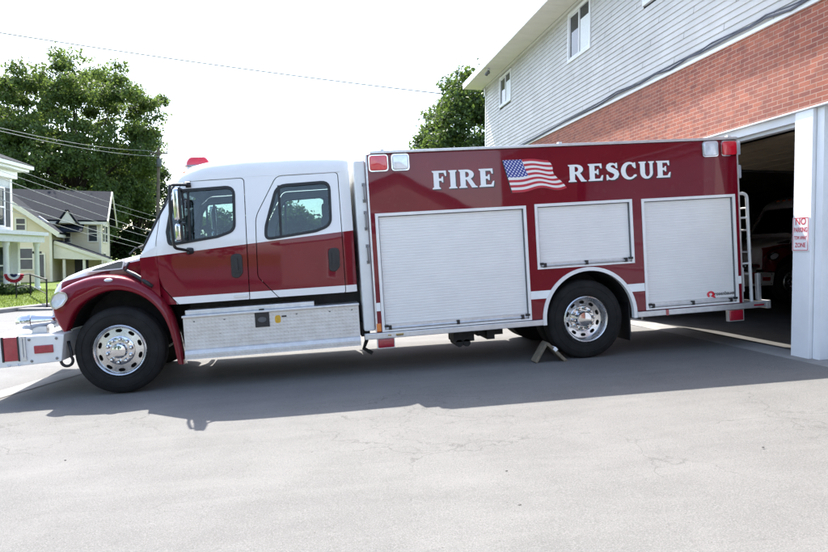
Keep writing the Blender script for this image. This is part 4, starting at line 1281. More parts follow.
for a, b, c, d in wins:
    fr = 0.075
    bm = bmesh.new(); ring_prism(bm, [(a, c), (b, c), (b, d), (a, d)], [(a+fr, c+fr), (b-fr, c+fr), (b-fr, d-fr), (a+fr, d-fr)], XF-.035, XF+.02, 'x')
    wf = S('window', bm, M['trim'])
    mid = (a+b)/2
    bm = bmesh.new(); box(bm, XF-.022, XF+.018, mid-.022, mid+.022, c+fr, d-fr); ring_prism(bm, [(mid+.022, c+fr), (b-fr, c+fr), (b-fr, d-fr), (mid+.022, d-fr)], [(mid+.05, c+fr+.03), (b-fr-.03, c+fr+.03), (b-fr-.03, d-fr-.03), (mid+.05, d-fr-.03)], XF-.014, XF+.012, 'x')
    o = obj('sash', bm, M['trim'], wf)
    bm = bmesh.new(); box(bm, XF+.002, XF+.008, a+fr, b-fr, c+fr, d-fr); o = obj('pane', bm, M['wglass'], wf)
    bm = bmesh.new()
    for k in range(18):
        zz = c+fr+.02+k*(d-c-2*fr)*(.72)/18
        box(bm, XF-.004, XF+.0005, a+fr+.02, mid-.04, zz, zz+(d-c-2*fr)*.72/18-.004)
    o = obj('blind', bm, M['blind'], wf)
# eave: soffit, fascia, roof
bm = bmesh.new(); box(bm, 5.20, XF-.032, YN-.4, 22.2, 7.15, 7.17)
for k in range(64):
    y = YN-.38+k*.4
    if y < 22.1: box(bm, 5.20, XF-.035, y, y+.012, 7.146, 7.151)
S('soffit', bm, M['soffit'])
bm = bmesh.new(); box(bm, 5.165, 5.20, YN-.42, 22.22, 7.145, 7.34); box(bm, 5.20, 20, 22.2, 22.222, 7.145, 7.34)
S('fascia', bm, M['white'])
bm = bmesh.new(); prism(bm, [(5.195, 7.342), (13.2, 9.4), (21.3, 7.345), (21.3, 7.42), (13.2, 9.48), (5.23, 7.40)], YN-.41, 22.205)
S('roof', bm, M['shingle'])
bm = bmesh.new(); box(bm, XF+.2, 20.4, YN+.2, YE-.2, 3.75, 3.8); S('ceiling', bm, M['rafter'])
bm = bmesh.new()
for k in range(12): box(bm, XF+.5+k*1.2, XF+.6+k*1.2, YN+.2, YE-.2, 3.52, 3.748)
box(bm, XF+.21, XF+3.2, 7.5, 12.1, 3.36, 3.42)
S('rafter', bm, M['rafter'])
# little bracket on the corner under the eave
bm = bmesh.new(); box(bm, XF-.06, XF-.03, YE-.05, YE+.05, 6.85, 7.1); S('corner_bracket', bm, M['trim'])

fl = empty('floodlight', (5.34, 19.65, 7.146))
tag(fl, 'small twin floodlight fixed under the white eave near the end window', 'floodlight')
bm = bmesh.new(); lathe(bm, [(.06, 0), (.06, -.03), (.02, -.04), (.02, -.07)], (0, 0, 0), 'z', 14)
obj('mount', bm, M['trim'], fl, True, 40)
for sg in (-1, 1):
    bm = bmesh.new(); prof = [(.02, 0), (.045, .05), (.055, .12), (.05, .13)]
    lathe(bm, prof, (0, 0, 0), 'z', 14); bmesh.ops.transform(bm, matrix=Matrix.Translation((0, sg*.03, -.07)) @ Euler((sg*-2.3, .4, 0)).to_matrix().to_4x4(), verts=bm.verts)
    obj('lamp_head', bm, M['greyplastic'], fl, True, 40)

cab_pts = [(21.6, 4.60), (19, 4.585), (16.9, 4.60), (14.69, 4.645), (12.97, 4.626), (12.08, 4.665), (11.19, 4.637), (10.67, 4.663), (10.19, 4.62), (9.9, 4.638), (9.67, 4.66), (9.35, 4.637), (9.05, 4.645), (8.52, 4.65), (8.2, 4.641), (7.89, 4.655), (7.45, 4.60), (7.19, 4.62), (6.6, 4.66), (5.9, 4.62), (4, 4.64), (0, 4.63)]
bm = bmesh.new(); tube(bm, [(5.80, y, z) for y, z in cab_pts], .016, 6)
off = [(5.795, y, z+.028+.02*math.sin(i*1.7)) for i, (y, z) in enumerate(cab_pts)]
tube(bm, off, .011, 6)
M['cable'] = simple('blue_grey_cable', (.035, .045, .07), .55, 0, 0, .2)
tag(obj('cable', bm, M['cable'], None, True), 'dark cable sagging along the seam between siding and brick', 'cable')

# sign on the post
def sign():
    M['signface'] = simple('sign_face', (.74, .72, .73), .4, 0, .2, .05, 9)
    M['signred'] = simple('sign_red', (.48, .035, .05), .4, 0, .1, .06, 20)
    a, b, c, d = 7.122, 7.392, 1.668, 2.08
    o = empty('no_parking_sign', (XF+.005, (a+b)/2, c))
    tag(o, 'white no parking sign with red lettering screwed to the white post', 'sign')
    ox = Matrix.Translation((-(XF+.005), -(a+b)/2, -c))
    def add(n, bm, m): bmesh.ops.transform(bm, matrix=ox, verts=bm.verts); return obj(n, bm, m, o)
    bm = bmesh.new(); prism(bm, round_poly([(a, c), (b, c), (b, d), (a, d)], .02, 4), XF-.001, XF+.0095, 'x'); pl = add('sign_plate', bm, M['signface'])
    bm = bmesh.new(); e = .008; ring_prism(bm, round_poly([(a+e, c+e), (b-e, c+e), (b-e, d-e), (a+e, d-e)], .016, 4), round_poly([(a+e*2, c+e*2), (b-e*2, c+e*2), (b-e*2, d-e*2), (a+e*2, d-e*2)], .012, 4), XF-.0022, XF, 'x')
    add('sign_border', bm, M['signred'])
    for txt, sz, zz, sx in (('NO', .115, .355, 1), ('PARKING', .080, .255, .66), ('TOW AWAY', .060, .160, .60), ('ZONE', .075, .072, .85)):
        me = text_mesh(txt, sz, .0006, .0018)
        # text plane faces -X: its x runs along -Y
        rot = Matrix(((0, 0, -1, 0), (-1, 0, 0, 0), (0, 1, 0, 0), (0, 0, 0, 1)))
        me.transform(Matrix.Translation((-.0068, 0, zz)) @ rot @ Matrix.Diagonal((sx, 1, 1, 1)))
        mobj('lettering', me, M['signred'] if txt in ('NO', 'PARKING') else M['signred'], o)
sign()

# overhead door rolled up under the ceiling on its tracks
bm = bmesh.new()
for k in range(7): box(bm, XF+.55+k*.46, XF+.985+k*.46, 7.5, 11.5, 3.22-.004*k, 3.262-.004*k)
S('raised_door', bm, simple('raised_door_panel', (.30, .24, .17), .6, 0, 0, .15, 4))
for y in (7.46, 11.54):
    bm = bmesh.new(); tube(bm, arc_pts([(XF+.24, y, .42), (XF+.24, y, 3.0), (XF+.5, y, 3.2), (XF+3.9, y, 3.18)], .2), .022, 6); S('door_track', bm, M['greymetal'])
bm = bmesh.new(); box(bm, XF+.206, XF+.214, 7.38, 7.40, .41, 3.2); S('weather_strip', bm, M['black'])
# second engine standing dark inside the garage
t2 = copy_tree(truck)
t2.location = (11.75, 14.7, ZF+.02); t2.rotation_euler = (0, 0, 0)
t2['label'] = 'second red and white fire truck standing in the dark garage'
# ================================================================== HOUSES BEYOND THE STREET
def siding_mat(name, c, pitch=.13):
    m, nt, b = newmat(name); co = objco(nt); s = sepxyz(nt, co)
    fr = math_n(nt, 'FRACT', math_n(nt, 'DIVIDE', s[2], pitch))
    f = noise(nt, 1.2, 5, .6, co)
    lk(nt, ramp(nt, f, [(.3, [x*.93 for x in c]), (.7, [min(1, x*1.05) for x in c])]), b.inputs['Base Color'])
    b.inputs['Roughness'].default_value = .65; bump(nt, b, fr, .6, .02); return m
M['cream'] = siding_mat('cream_clapboard', (.68, .60, .42))
M['whiteclap'] = siding_mat('white_clapboard', (.74, .745, .75))
M['creamtrim'] = simple('cream_trim', (.68, .65, .52), .6, 0, 0, .05)
M['shutter'] = simple('dark_shutter', (.02, .024, .03), .5, 0, 0, .2)
M['iron'] = simple('black_iron', (.014, .013, .013), .5, .3, 0, .2)
M['wood'] = simple('weathered_wood', (.13, .10, .075), .85, 0, 0, .25, 4)
M['bark'] = simple('bark', (.055, .043, .033), .9, 0, 0, .35, 5, .2, .6, 14)

def house(name, loc, rz, label):
    h = empty(name, loc); h.rotation_euler = (0, 0, rz)
    tag(h, label, 'house'); return h
def ib(bm, *a): box(bm, *a); return bm
def window_at(h, x0, x1, z0, z1, y, axis='y', out=-1, trim='creamtrim', bars=True, shutters=False):
    """a framed sash window on a wall: axis y -> wall plane at local y, axis x -> wall plane at local x"""
    e = .08
    fr = bmesh.new(); ring_prism(fr, [(x0-e, z0-e), (x1+e, z0-e), (x1+e, z1+e), (x0-e, z1+e)], [(x0, z0), (x1, z0), (x1, z1), (x0, z1)], y+out*.05, y-out*.02, axis)
    if bars:
        zm = (z0+z1)/2; prism(fr, [(x0, zm-.03), (x1, zm-.03), (x1, zm+.03), (x0, zm+.03)], y+out*.035, y-out*.01, axis)
    o = obj('window', fr, M[trim], h)
    p = bmesh.new(); prism(p, [(x0, z0), (x1, z0), (x1, z1), (x0, z1)], y+out*.012, y-out*.015, axis); obj('pane', p, M['wglass'], o)
    if shutters:
        for a in (x0-.12-.38, x1+.12):
            p = bmesh.new(); prism(p, [(a, z0-.05), (a+.38, z0-.05), (a+.38, z1+.05), (a, z1+.05)], y+out*.05, y+out*.005, axis); obj('shutter', p, M['shutter'], h)

# ---- yellow house: local x to the right, y away, origin at the right corner of the main block
R_ = at(101, 253, 44)
yh = house('yellow_house', (R_.x, R_.y, -.35), math.radians(10.6), 'cream yellow clapboard house with dark slate roofs and a small porch')
ZO = -.35
def zz(z): return z-ZO
bm = bmesh.new()
prism(bm, [(0, -.8), (6, -.8), (6, zz(3.95)), (3, zz(5.80)), (0, zz(3.95))], -7.2, 0, 'x')
prism(bm, [(-8.75, -.8), (-2.35, -.8), (-2.35, zz(3.05)), (-5.55, zz(5.42)), (-8.75, zz(3.05))], -3.5, .0, 'y')
bmesh.ops.recalc_face_normals(bm, faces=bm.faces[:])
obj('wall', bm, M['cream'], yh)
def slab(bm, P, Q, a0, a1, th, axis):
    """roof slab with eave-to-ridge line P->Q in the section plane, extruded along axis"""
    a, b = Vector(P), Vector(Q); d = (b-a).normalized(); n_ = Vector((-d.y, d.x)); n_ = n_ if n_.y > 0 else -n_
    prism(bm, [tuple(a+n_*.01), tuple(b+n_*.01), tuple(b+n_*(th+.01)), tuple(a+n_*(th+.01))], a0, a1, axis)
bm = bmesh.new()
slab(bm, (-.45, zz(3.66)), (3, zz(5.82)), -7.4, .45, .12, 'x'); slab(bm, (6.45, zz(3.66)), (3, zz(5.82)), -7.4, .45, .12, 'x')
slab(bm, (-2.0, zz(2.79)), (-5.55, zz(5.44)), -3.85, 1.6, .12, 'y'); slab(bm, (-9.1, zz(2.79)), (-5.55, zz(5.44)), -3.85, 1.6, .12, 'y')
rf = obj('roof', bm, M['shingle'], yh)
bm = bmesh.new()   # barge boards and eave boards
slab(bm, (-2.0, zz(2.62)), (-5.55, zz(5.27)), -3.90, -3.855, .26, 'y'); slab(bm, (-9.1, zz(2.62)), (-5.55, zz(5.27)), -3.90, -3.855, .26, 'y')
slab(bm, (-.50, zz(3.52)), (3, zz(5.70)), .455, .52, .24, 'x'); slab(bm, (6.5, zz(3.52)), (3, zz(5.70)), .455, .52, .24, 'x')
box(bm, -7.3, .44, -.50, -.455, zz(3.50), zz(3.66)); box(bm, -2.02, -1.97, -3.84, -.5, zz(2.6), zz(2.78))
box(bm, -.10, .03, -.03, .10, -.8, zz(3.9)); box(bm, -2.45, -2.32, -3.53, -3.40, -.8, zz(3.0)); box(bm, -.03, .03, 5.9, 6.03, -.8, zz(3.9))
obj('barge_board', bm, M['creamtrim'], yh)
window_at(yh, -4.15, -3.70, zz(3.0), zz(3.65), -3.5); window_at(yh, -4.75, -4.60, zz(2.95), zz(3.6), -3.5, bars=False)
window_at(yh, -4.0, -3.35, zz(.7), zz(1.9), -3.5); window_at(yh, -3.05, -2.75, zz(.1), zz(1.55), -3.5, bars=False)
window_at(yh, -.72, -.22, zz(2.42), zz(3.45), 0); window_at(yh, -2.12, -1.78, zz(2.36), zz(2.95), 0)
window_at(yh, 1.0, 2.3, zz(2.42), zz(3.5), .0, 'x', 1); window_at(yh, 2.8, 4.4, zz(2.42), zz(3.5), .0, 'x', 1)
window_at(yh, 1.2, 2.8, zz(.4), zz(1.6), .0, 'x', 1)
# cross gablet over the inner corner and the little hipped canopy below it
bm = bmesh.new(); prism(bm, [(-2.3, zz(3.55)), (-1.35, zz(3.55)), (-1.82, zz(4.3))], -.95, 1.2, 'y'); gb = obj('gablet', bm, M['creamtrim'], yh)
bm = bmesh.new(); slab(bm, (-2.42, zz(3.47)), (-1.82, zz(4.36)), -1.05, 1.2, .07, 'y'); slab(bm, (-1.22, zz(3.47)), (-1.82, zz(4.36)), -1.05, 1.2, .07, 'y'); obj('gablet_roof', bm, M['shingle'], gb)
bm = bmesh.new(); prism(bm, [(-1.3, zz(3.05)), (.02, zz(3.62)), (.02, zz(3.50)), (-1.3, zz(2.95))], -2.3, -.95, 'x'); obj('canopy_roof', bm, M['shingle'], yh)
# porch
bm = bmesh.new(); slab(bm, (.62, zz(1.25)), (-2.3, zz(2.35)), -3.1, -.06, .10, 'y'); pr_ = obj('porch_roof', bm, M['shingle'], yh)
bm = bmesh.new(); slab(bm, (.66, zz(1.10)), (-2.3, zz(2.20)), -3.17, -3.105, .2, 'y'); prism(bm, [(-2.3, zz(1.32)), (.5, zz(1.20)), (-2.3, zz(2.2))], -3.06, -2.98, 'y'); box(bm, .60, .66, -3.1, -.06, zz(1.08), zz(1.25)); obj('porch_fascia', bm, M['creamtrim'], yh)
bm = bmesh.new(); box(bm, -2.3, .5, -3.0, -.01, -.8, zz(-.15)); obj('porch_floor', bm, M['wood'], yh)
for x in (-1.85, -.75, .42):
    bm = bmesh.new(); box(bm, x, x+.16, -2.95, -2.79, zz(-.15), zz(1.27)); bmesh.ops.recalc_face_normals(bm, faces=bm.faces[:]); bevel(bm, .02, 1); obj('porch_post', bm, M['creamtrim'], yh)
bm = bmesh.new(); box(bm, -1.55, -.75, -.05, .0, zz(-.1), zz(1.5)); obj('door', bm, M['shutter'], yh)
bm = bmesh.new(); box(bm, -6.2, -5.8, -.2, .2, zz(4.8), zz(6.6)); obj('chimney', bm, M['brick'], rf)
# vent pipe and bright flashing on the roof
bm = bmesh.new(); slab(bm, (-2.75, zz(3.38)), (-3.25, zz(3.75)), -2.6, -2.2, .17, 'y'); obj('roof_vent', bm, M['trim'], rf)

# ---- white house at the left edge
C_ = at(12, 253, 30)
wh = house('white_house', (C_.x, C_.y, -.25), math.radians(-3.5), 'white clapboard house with a deep cornice and columned porch')
ZO = -.25
bm = bmesh.new(); box(bm, -8, 0, -11, 0, -.8, zz(5.2)); obj('wall', bm, M['whiteclap'], wh)
bm = bmesh.new(); prism(bm, [(-8.8, zz(5.58)), (.75, zz(5.58)), (-3, zz(7.0)), (-5, zz(7.0))], -11.8, .75, 'y'); obj('roof', bm, M['shingle'], wh)
bm = bmesh.new(); box(bm, -8.75, .70, -11.7, .70, zz(5.42), zz(5.575)); box(bm, -8.6, .55, -11.6, .55, zz(5.30), zz(5.418)); box(bm, -8.2, .2, -11.2, .2, zz(4.95), zz(5.298)); box(bm, -.12, .04, -.14, .04, -.5, zz(4.94))
obj('cornice', bm, M['white'], wh)
window_at(wh, -1.25, -.68, zz(2.85), zz(4.45), .0, 'x', 1, 'white', True, True); window_at(wh, -3.6, -3.0, zz(2.85), zz(4.45), .0, 'x', 1, 'white', True, True)
window_at(wh, -1.5, -.75, zz(.3), zz(1.9), .0, 'x', 1, 'white')
bm = bmesh.new(); box(bm, .005, 1.35, -10, .55, zz(2.42), zz(2.58)); box(bm, .005, 1.22, -9.9, .42, zz(2.12), zz(2.418)); obj('porch_roof', bm, M['white'], wh)
bm = bmesh.new(); box(bm, .005, 1.3, -10, .5, -.8, zz(.0)); obj('porch_floor', bm, M['concrete'], wh)
for y in (.12, -2.6, -5.4):
    bm = bmesh.new(); lathe(bm, [(.15, 0), (.15, .1), (.115, .14), (.10, 1.9), (.13, 1.95), (.15, 2.0), (.15, 2.11)], (1.0, y, zz(.0)), 'z', 18)
    obj('porch_column', bm, M['white'], wh, True, 40)
bm = bmesh.new(); box(bm, 0.005, .30, -.1, .1, zz(0), zz(2.11)); obj('pilaster', bm, M['white'], wh)
bm = bmesh.new(); box(bm, .8, 1.05, .15, .5, zz(1.62), zz(1.72)); obj('porch_lamp', bm, M['iron'], wh)

# path, steps, handrails, bunting
def st_pt(px, py, dep): return at(px, py, dep)
bm = bmesh.new()
for px, py, w_, d_ in ((14, 298, 1.8, 1.5), (24.5, 300, 1.15, .42), (30, 303, 1.2, .42), (36, 306, 1.2, .42), (43, 309, 1.2, .42)):
    p = at(px, py, 671*1.62/(py-253)); 
    box(bm, p.x-w_/2, p.x+w_/2, p.y-d_/2, p.y+d_/2, p.z-.25, p.z+.03)
tag(obj('steps', bm, M['concrete']), kind='structure')
def rail(pts, label, h=.85):
    a = Vector(pts[0]); o = empty('handrail', a); tag(o, label, 'handrail', 'iron handrails along the garden steps')
    L = [Vector(p)-a for p in pts]
    bm = bmesh.new(); tube(bm, [p+Vector((0, 0, h)) for p in L], .028, 6); tube(bm, [p+Vector((0, 0, h*.5)) for p in L], .014, 6); obj('rail', bm, M['iron'], o)
    for p in L:
        bm = bmesh.new(); tube(bm, [p-Vector((0, 0, .15)), p+Vector((0, 0, h))], .024, 6); obj('rail_post', bm, M['iron'], o)
def gp(px, py): return at(px, py, 671*1.65/(py-253))
rail([gp(16.5, 300), gp(30.5, 296), ], 'short black iron handrail across the lawn beside the bunting')
rail([gp(30.8, 297), gp(47, 308)], 'black iron handrail sloping down beside the pale garden steps')
bp_ = gp(16.5, 300); bt = empty('bunting', bp_+Vector((-.04, -.06, .92)))
tag(bt, 'pleated red white and blue fan bunting hung on the handrail', 'bunting')
Mf = [simple('bunting_blue', (.02, .025, .09), .8), simple('bunting_white', (.72, .72, .74), .8), simple('bunting_red', (.36, .02, .045), .8)]
for (r0, r1), mm, nm in (((.02, .12), Mf[0], 'blue_band'), ((.12, .20), Mf[1], 'white_band'), ((.20, .31), Mf[2], 'red_band')):
    bm = bmesh.new(); n = 48; L = []
    for i in range(n+1):
        a = PI+PI*i/n*1.0; rip = .03*math.sin(i*PI/2)
        L.append([bm.verts.new((r*math.cos(a)*1.05, rip*r/.4*2+oy, r*math.sin(a))) for r, oy in ((r0, -.02), (r1, -.02), (r1, .0), (r0, .0))])
    for A, B in zip(L, L[1:]):
        for k in range(4): bm.faces.new((A[k], A[(k+1) % 4], B[(k+1) % 4], B[k]))
    bm.faces.new(L[0]); bm.faces.new(L[-1]); obj(nm, bm, mm, bt)
# extra swag beside it
# ================================================================== TREES
def leaf_mat(name, dark, lite, trans):
    m = bpy.data.materials.new(name); m.use_nodes = True; nt = m.node_tree; nt.nodes.clear()
    out = nt.nodes.new('ShaderNodeOutputMaterial'); df = nt.nodes.new('ShaderNodeBsdfPrincipled'); tl = nt.nodes.new('ShaderNodeBsdfTranslucent'); mx = nt.nodes.new('ShaderNodeMixShader')
    gi = nt.nodes.new('ShaderNodeNewGeometry')
    col = ramp(nt, gi.outputs['Random Per Island'], [(0, dark), (1, lite)])
    lk(nt, col, df.inputs['Base Color']); df.inputs['Roughness'].default_value = .55; df.inputs['Specular IOR Level'].default_value = .3
    c2 = ramp(nt, gi.outputs['Random Per Island'], [(0, [c*.8 for c in trans]), (1, [c*1.2 for c in trans])])
    lk(nt, c2, tl.inputs[0]); mx.inputs[0].default_value = .42
    lk(nt, df.outputs[0], mx.inputs[1]); lk(nt, tl.outputs[0], mx.inputs[2]); lk(nt, mx.outputs[0], out.inputs[0]); return m
M['leafA'] = leaf_mat('maple_leaf', (.036, .068, .022), (.095, .145, .04), (.15, .215, .045))
M['leafB'] = leaf_mat('light_leaf', (.026, .056, .016), (.072, .115, .03), (.115, .175, .034))
M['leafC'] = leaf_mat('dark_leaf', (.012, .028, .010), (.032, .058, .016), (.04, .07, .014))

def tree(loc, h, rx, rz, label, leaf='leafA', nclump=90, nleaf=220, size=.3, trunk_h=None, seed=1, clump=.18, group='trees beyond the houses', lobes=None, name='leafy_tree', dome=0.):
    r = random.Random(seed)
    o = empty(name, loc); tag(o, label, 'tree', group)
    th = trunk_h or h*.3
    cz = h-rz
    ctr = []
    if lobes is None: lobes = [(0, 0, 0, 1.0)]
    for k in range(nclump):
        lx, ly, lz, ls = lobes[k % len(lobes)]
        while True:
            p = Vector((r.uniform(-1, 1), r.uniform(-1, 1), r.uniform(-1, 1)))
            if .25 < p.length < 1: break
        p = p.normalized()*(p.length**.45)
        if dome and p.z > 0: k_ = 1+dome*p.z; p = Vector((p.x*k_, p.y*k_, p.z))
        p = Vector((p.x*rx*ls+lx*rx, p.y*rx*ls+ly*rx, p.z*rz*ls+lz*rz))
        p *= r.uniform(.80, 1.04)
        ctr.append((p+Vector((0, 0, cz)), clump*rx*r.uniform(.6, 1.25)*max(.6, ls)))
    verts = []; faces = []
    for c, cr in ctr:
        for k in range(int(nleaf*r.uniform(.6, 1.3))):
            d = Vector((r.gauss(0, 1), r.gauss(0, 1), r.gauss(0, .8)))
            if d.length < .01: continue
            d = d.normalized()*cr*(r.random()**.5)*(1.0 if r.random() < .8 else r.uniform(1., 1.6)); d.z *= .8
            p = c+d
            n_ = (d.normalized()*.6+Vector((r.gauss(0, .5), r.gauss(0, .5), r.gauss(.3, .5)))).normalized()
            a = n_.orthogonal().normalized(); b = n_.cross(a); t = r.uniform(0, 6.28)
            u = a*math.cos(t)+b*math.sin(t); v = n_.cross(u); s = size*r.uniform(.55, 1.25)
            i = len(verts)
            verts += [p-u*s*.55, p-v*s*.33+n_*s*.08, p+u*s*.6, p+v*s*.33+n_*s*.08]
            faces.append((i, i+1, i+2, i+3))
    me = bpy.data.meshes.new('crown'); me.from_pydata([tuple(v) for v in verts], [], faces)
    mobj('crown', me, M[leaf], o)
    bm = bmesh.new(); R0 = max(.08, h*.022)
    base = [Vector((0, 0, -.4)), Vector((.02*h*.2, 0, th*.5)), Vector((0, .01*h, th)), Vector((.01*h, 0, cz)), Vector((0, 0, cz+rz*.6))]
    tube(bm, base, [R0*1.35, R0, R0*.85, R0*.5, R0*.12], 10)
    for c, cr in ctr[::max(1, len(ctr)//34)]:
        t = r.uniform(.0, .75); s = Vector((0, .01*h*(1-t), th+(cz+rz*.2-th)*t)); m_ = s.lerp(c, .55)+Vector((0, 0, -.06*h*.3))
        tube(bm, [s, m_, c], [R0*.36*(1-t*.4), R0*.2, R0*.05], 6)
    obj('trunk', bm, M['bark'], o, True, 60)
    return o
def base_at(px, depth, z=-.5):
    p = at(px, 253, depth); return (p.x, p.y, z)

tree(base_at(76, 60), 19.4, 7.35, 8.5, 'tall broad leafy tree behind the yellow house', 'leafA', 400, 360, .27, 5.5, 3, .145,
     dome=.48)
tree(base_at(138, 66), 11.5, 4.2, 5.2, 'dark lower tree between the tall tree and the utility pole', 'leafC', 70, 260, .32, 2.5, 5, .24)
tree(base_at(95, 70), 12.5, 5.5, 5.5, 'dark bushy tree directly behind the yellow house roof', 'leafC', 80, 260, .36, 2.5, 6, .24)
tree(base_at(20, 68), 11.5, 5.0, 5.0, 'mid green tree standing behind the white house', 'leafB', 70, 260, .36, 2.5, 8, .24)
tree(base_at(-45, 62), 15., 6.2, 7, 'big leafy tree at the left edge behind the white house', 'leafA', 80, 260, .36, 4, 9, .22)
tree(base_at(480, 44, .2), 13.2, 5.0, 6.8, 'rounded green tree behind the corner of the station', 'leafB', 260, 300, .24, 2., 11, .19, 'trees beyond the station')
tree(base_at(520, 52, .2), 10.5, 4.6, 5., 'mid green tree hidden behind the station wall', 'leafB', 40, 200, .32, 2., 12, .22, 'trees beyond the station')
for i, (px, d, h, rx, lb, lf) in enumerate(((205, 40, 4.3, 2.2, 'leafy tree seen through the front cab window', 'leafB'), (300, 38, 4.6, 2.4, 'light green tree seen through the rear cab window', 'leafB'), (345, 46, 4.2, 2.4, 'low leafy tree hidden behind the gap of the truck', 'leafA'), (258, 47, 4.2, 2.6, 'leafy tree behind the middle of the cab', 'leafA'))):
    tree(base_at(px, d, -.2), h, rx, h*.45, lb, lf, 44, 200, .3, 1.5, 20+i, .28, 'trees behind the truck')
def shrub(px, py, w_, h, label, seed):
    p = gp(px, py); r = random.Random(seed); o = empty('shrub', p); tag(o, label, 'shrub')
    verts = []; faces = []
    for k in range(900):
        d = Vector((r.gauss(0, 1), r.gauss(0, 1), r.gauss(0, 1))).normalized()*(r.random()**.4); c = Vector((d.x*w_, d.y*w_*.6, h*.5+d.z*h*.5)); n_ = (d+Vector((r.gauss(0, .4), r.gauss(0, .4), .3))).normalized(); u = n_.orthogonal().normalized(); v = n_.cross(u); s = .09
        i = len(verts); verts += [c-u*s, c-v*s*.6, c+u*s, c+v*s*.6]; faces.append((i, i+1, i+2, i+3))
    me = bpy.data.meshes.new('foliage'); me.from_pydata([tuple(v) for v in verts], [], faces); mobj('foliage', me, M['leafB'], o)
    bm = bmesh.new(); tube(bm, [(0, 0, -.1), (0, 0, h*.5)], .03, 6); obj('stem', bm, M['bark'], o)
shrub(11, 296.5, .55, .5, 'low green shrub under the white porch', 31)
shrub(22, 295, .45, .42, 'small green shrub beside the handrail post', 32)

# lawn grass blades in front of the houses
r = random.Random(5); verts = []; faces = []
for k in range(26000):
    t = r.uniform(8, 27); d = r.uniform(.03, 9)**1.0; s = SROAD-.17-d
    p = P_st(s, t, lawn_z(s, t)); a = r.uniform(0, PI); u = Vector((math.cos(a), math.sin(a), 0))*.012; h = r.uniform(.03, .075); ln = Vector((r.gauss(0, .02), r.gauss(0, .02), h))
    i = len(verts); verts += [p-u, p+u, p+ln]; faces.append((i, i+1, i+2))
me = bpy.data.meshes.new('grass'); me.from_pydata([tuple(v) for v in verts], [], faces)
M['blade'] = leaf_mat('grass_blade', (.085, .13, .02), (.15, .20, .04), (.16, .22, .03))
tag(mobj('grass', me, M['blade']), 'short bright green lawn grass in front of the houses', 'grass', kind='stuff')

# ================================================================== UTILITY POLE AND WIRES
pp = at(160, 253, 58)
up_ = empty('utility_pole', (pp.x, pp.y, -.6)); tag(up_, 'thin wooden utility pole beside the tall tree', 'utility pole')
Hp = at(161, 148, 58).z+.6
bm = bmesh.new(); tube(bm, [(-.35, 0, 0), (-.1, 0, Hp*.6), (0, 0, Hp)], [.17, .14, .11], 10); obj('pole', bm, M['wood'], up_, True, 50)
bm = bmesh.new(); box(bm, -.75, .75, -.06, .06, Hp-.55, Hp-.43); obj('crossarm', bm, M['wood'], up_)
bm = bmesh.new(); lathe(bm, [(.2, -.35), (.22, -.3), (.22, .3), (.1, .36)], (.08, -.3, Hp-1.35), 'z', 14); obj('transformer', bm, M['greyplastic'], up_, True, 40)
bm = bmesh.new()
for x in (-.65, 0, .65): lathe(bm, [(.04, 0), (.06, .06), (.03, .14)], (x, 0, Hp-.43 if x else Hp), 'z', 10)
obj('insulator', bm, M['greyplastic'], up_, True, 40)
M['wire'] = simple('aluminium_wire', (.26, .265, .27), .6, .2, 0, .05)
M['wiredark'] = simple('weathered_wire', (.42, .42, .43), .6, .0, 0, .05)
def wire(A, B, sag, rad, label, mat='wire', group='overhead wires'):
    pts = []
    for k in range(25):
        t = k/24; p = A.lerp(B, t); p.z -= sag*4*t*(1-t); pts.append(p)
    bm = bmesh.new(); tube(bm, pts, rad*.62, 5); return tag(obj('power_line', bm, M[mat], None, True), label, 'wire', group)
ptop = Vector((pp.x, pp.y, Hp-.6))
wire(at(-60, 23, 34), at(560, 106, 46), .30, .068, 'long thin wire crossing the whole open sky above the truck', 'wiredark')
wire(at(-40, 118, 30), ptop+Vector((-.6, 0, -.28)), .35, .022, 'upper of the two bright wires reaching the pole top across the tree')
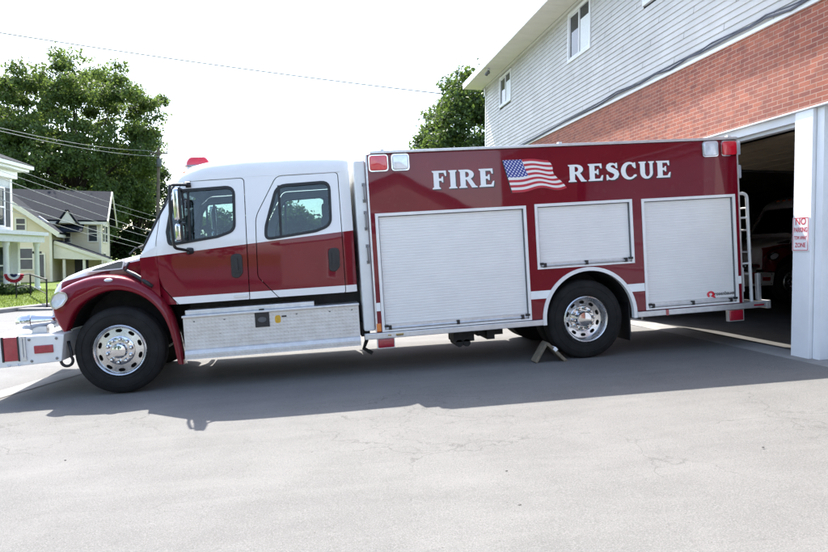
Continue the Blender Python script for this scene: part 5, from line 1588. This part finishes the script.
wire(at(-40, 121, 30), ptop+Vector((.1, 0, -.75)), .35, .022, 'lower of the two bright wires reaching the pole top across the tree')
E1 = ptop+Vector((0, 0, -7.3))
for i, (y0, y1, rad, lab) in enumerate(((160, 219, .014, 'fine wire slanting across the tree crown above the roof ridge, topmost of the slanting wires'), (167, 224, .016, 'fine wire slanting just over the ridge of the yellow house'),
        (174, 236, .022, 'bright wire slanting across the middle of the slate roof'), (186, 241, .020, 'pale wire slanting low over the slate roof under the brightest wire'), (196, 250, .030, 'thick pale cable passing the white house window and the roof gablet'), (204, 254, .016, 'lowest fine wire slanting past the eave of the yellow house'))):
    wire(at(-10, y0, 26), at(165, y1, 52), .12, rad, lab)
wire(ptop+Vector((.6, 0, .1)), at(330, 235, 90), .5, .02, 'wire leading on from the pole behind the truck cab')

# ================================================================== HOUSE ACROSS THE YARD (behind the camera, seen in the paint)
M['tanclap'] = siding_mat('tan_clapboard', (.40, .36, .33))
bh = house('gabled_house', (4.6, -19, -.6), 0, 'tan gabled house across the yard mirrored in the red paint')
bm = bmesh.new(); prism(bm, [(-6, -.5), (6, -.5), (6, 3.6), (0, 6.4), (-6, 3.6)], -8, 0, 'y'); obj('wall', bm, M['tanclap'], bh)
bm = bmesh.new(); slab(bm, (-6.5, 3.37), (0, 6.4), -8.3, .4, .14, 'y'); slab(bm, (6.5, 3.37), (0, 6.4), -8.3, .4, .14, 'y'); obj('roof', bm, M['shingle'], bh)
for x0, x1, z0, z1 in ((-1.6, -.9, 3.2, 4.4), (.2, .9, 3.1, 4.3), (3.3, 4.2, 1.0, 2.6), (-3.6, -2.7, 1.0, 2.6)):
    window_at(bh, x0, x1, z0, z1, 0, 'y', 1, 'white')

for i, (x, y, h, rx) in enumerate(((-7.5, -20, 10, 4.5), (-16, -17, 12, 5.5), (-25, -12, 11, 5), (16.5, -22, 11, 4.8))):  # unseen trees, added so the low sky mirrors darker in the red paint
    tree((x, y, -.6), h, rx, h*.42, 'leafy tree added behind the camera to darken reflections in the truck paint', 'leafA', 50, 170, .42, 1.6, 40+i, .27, 'trees added behind the camera')
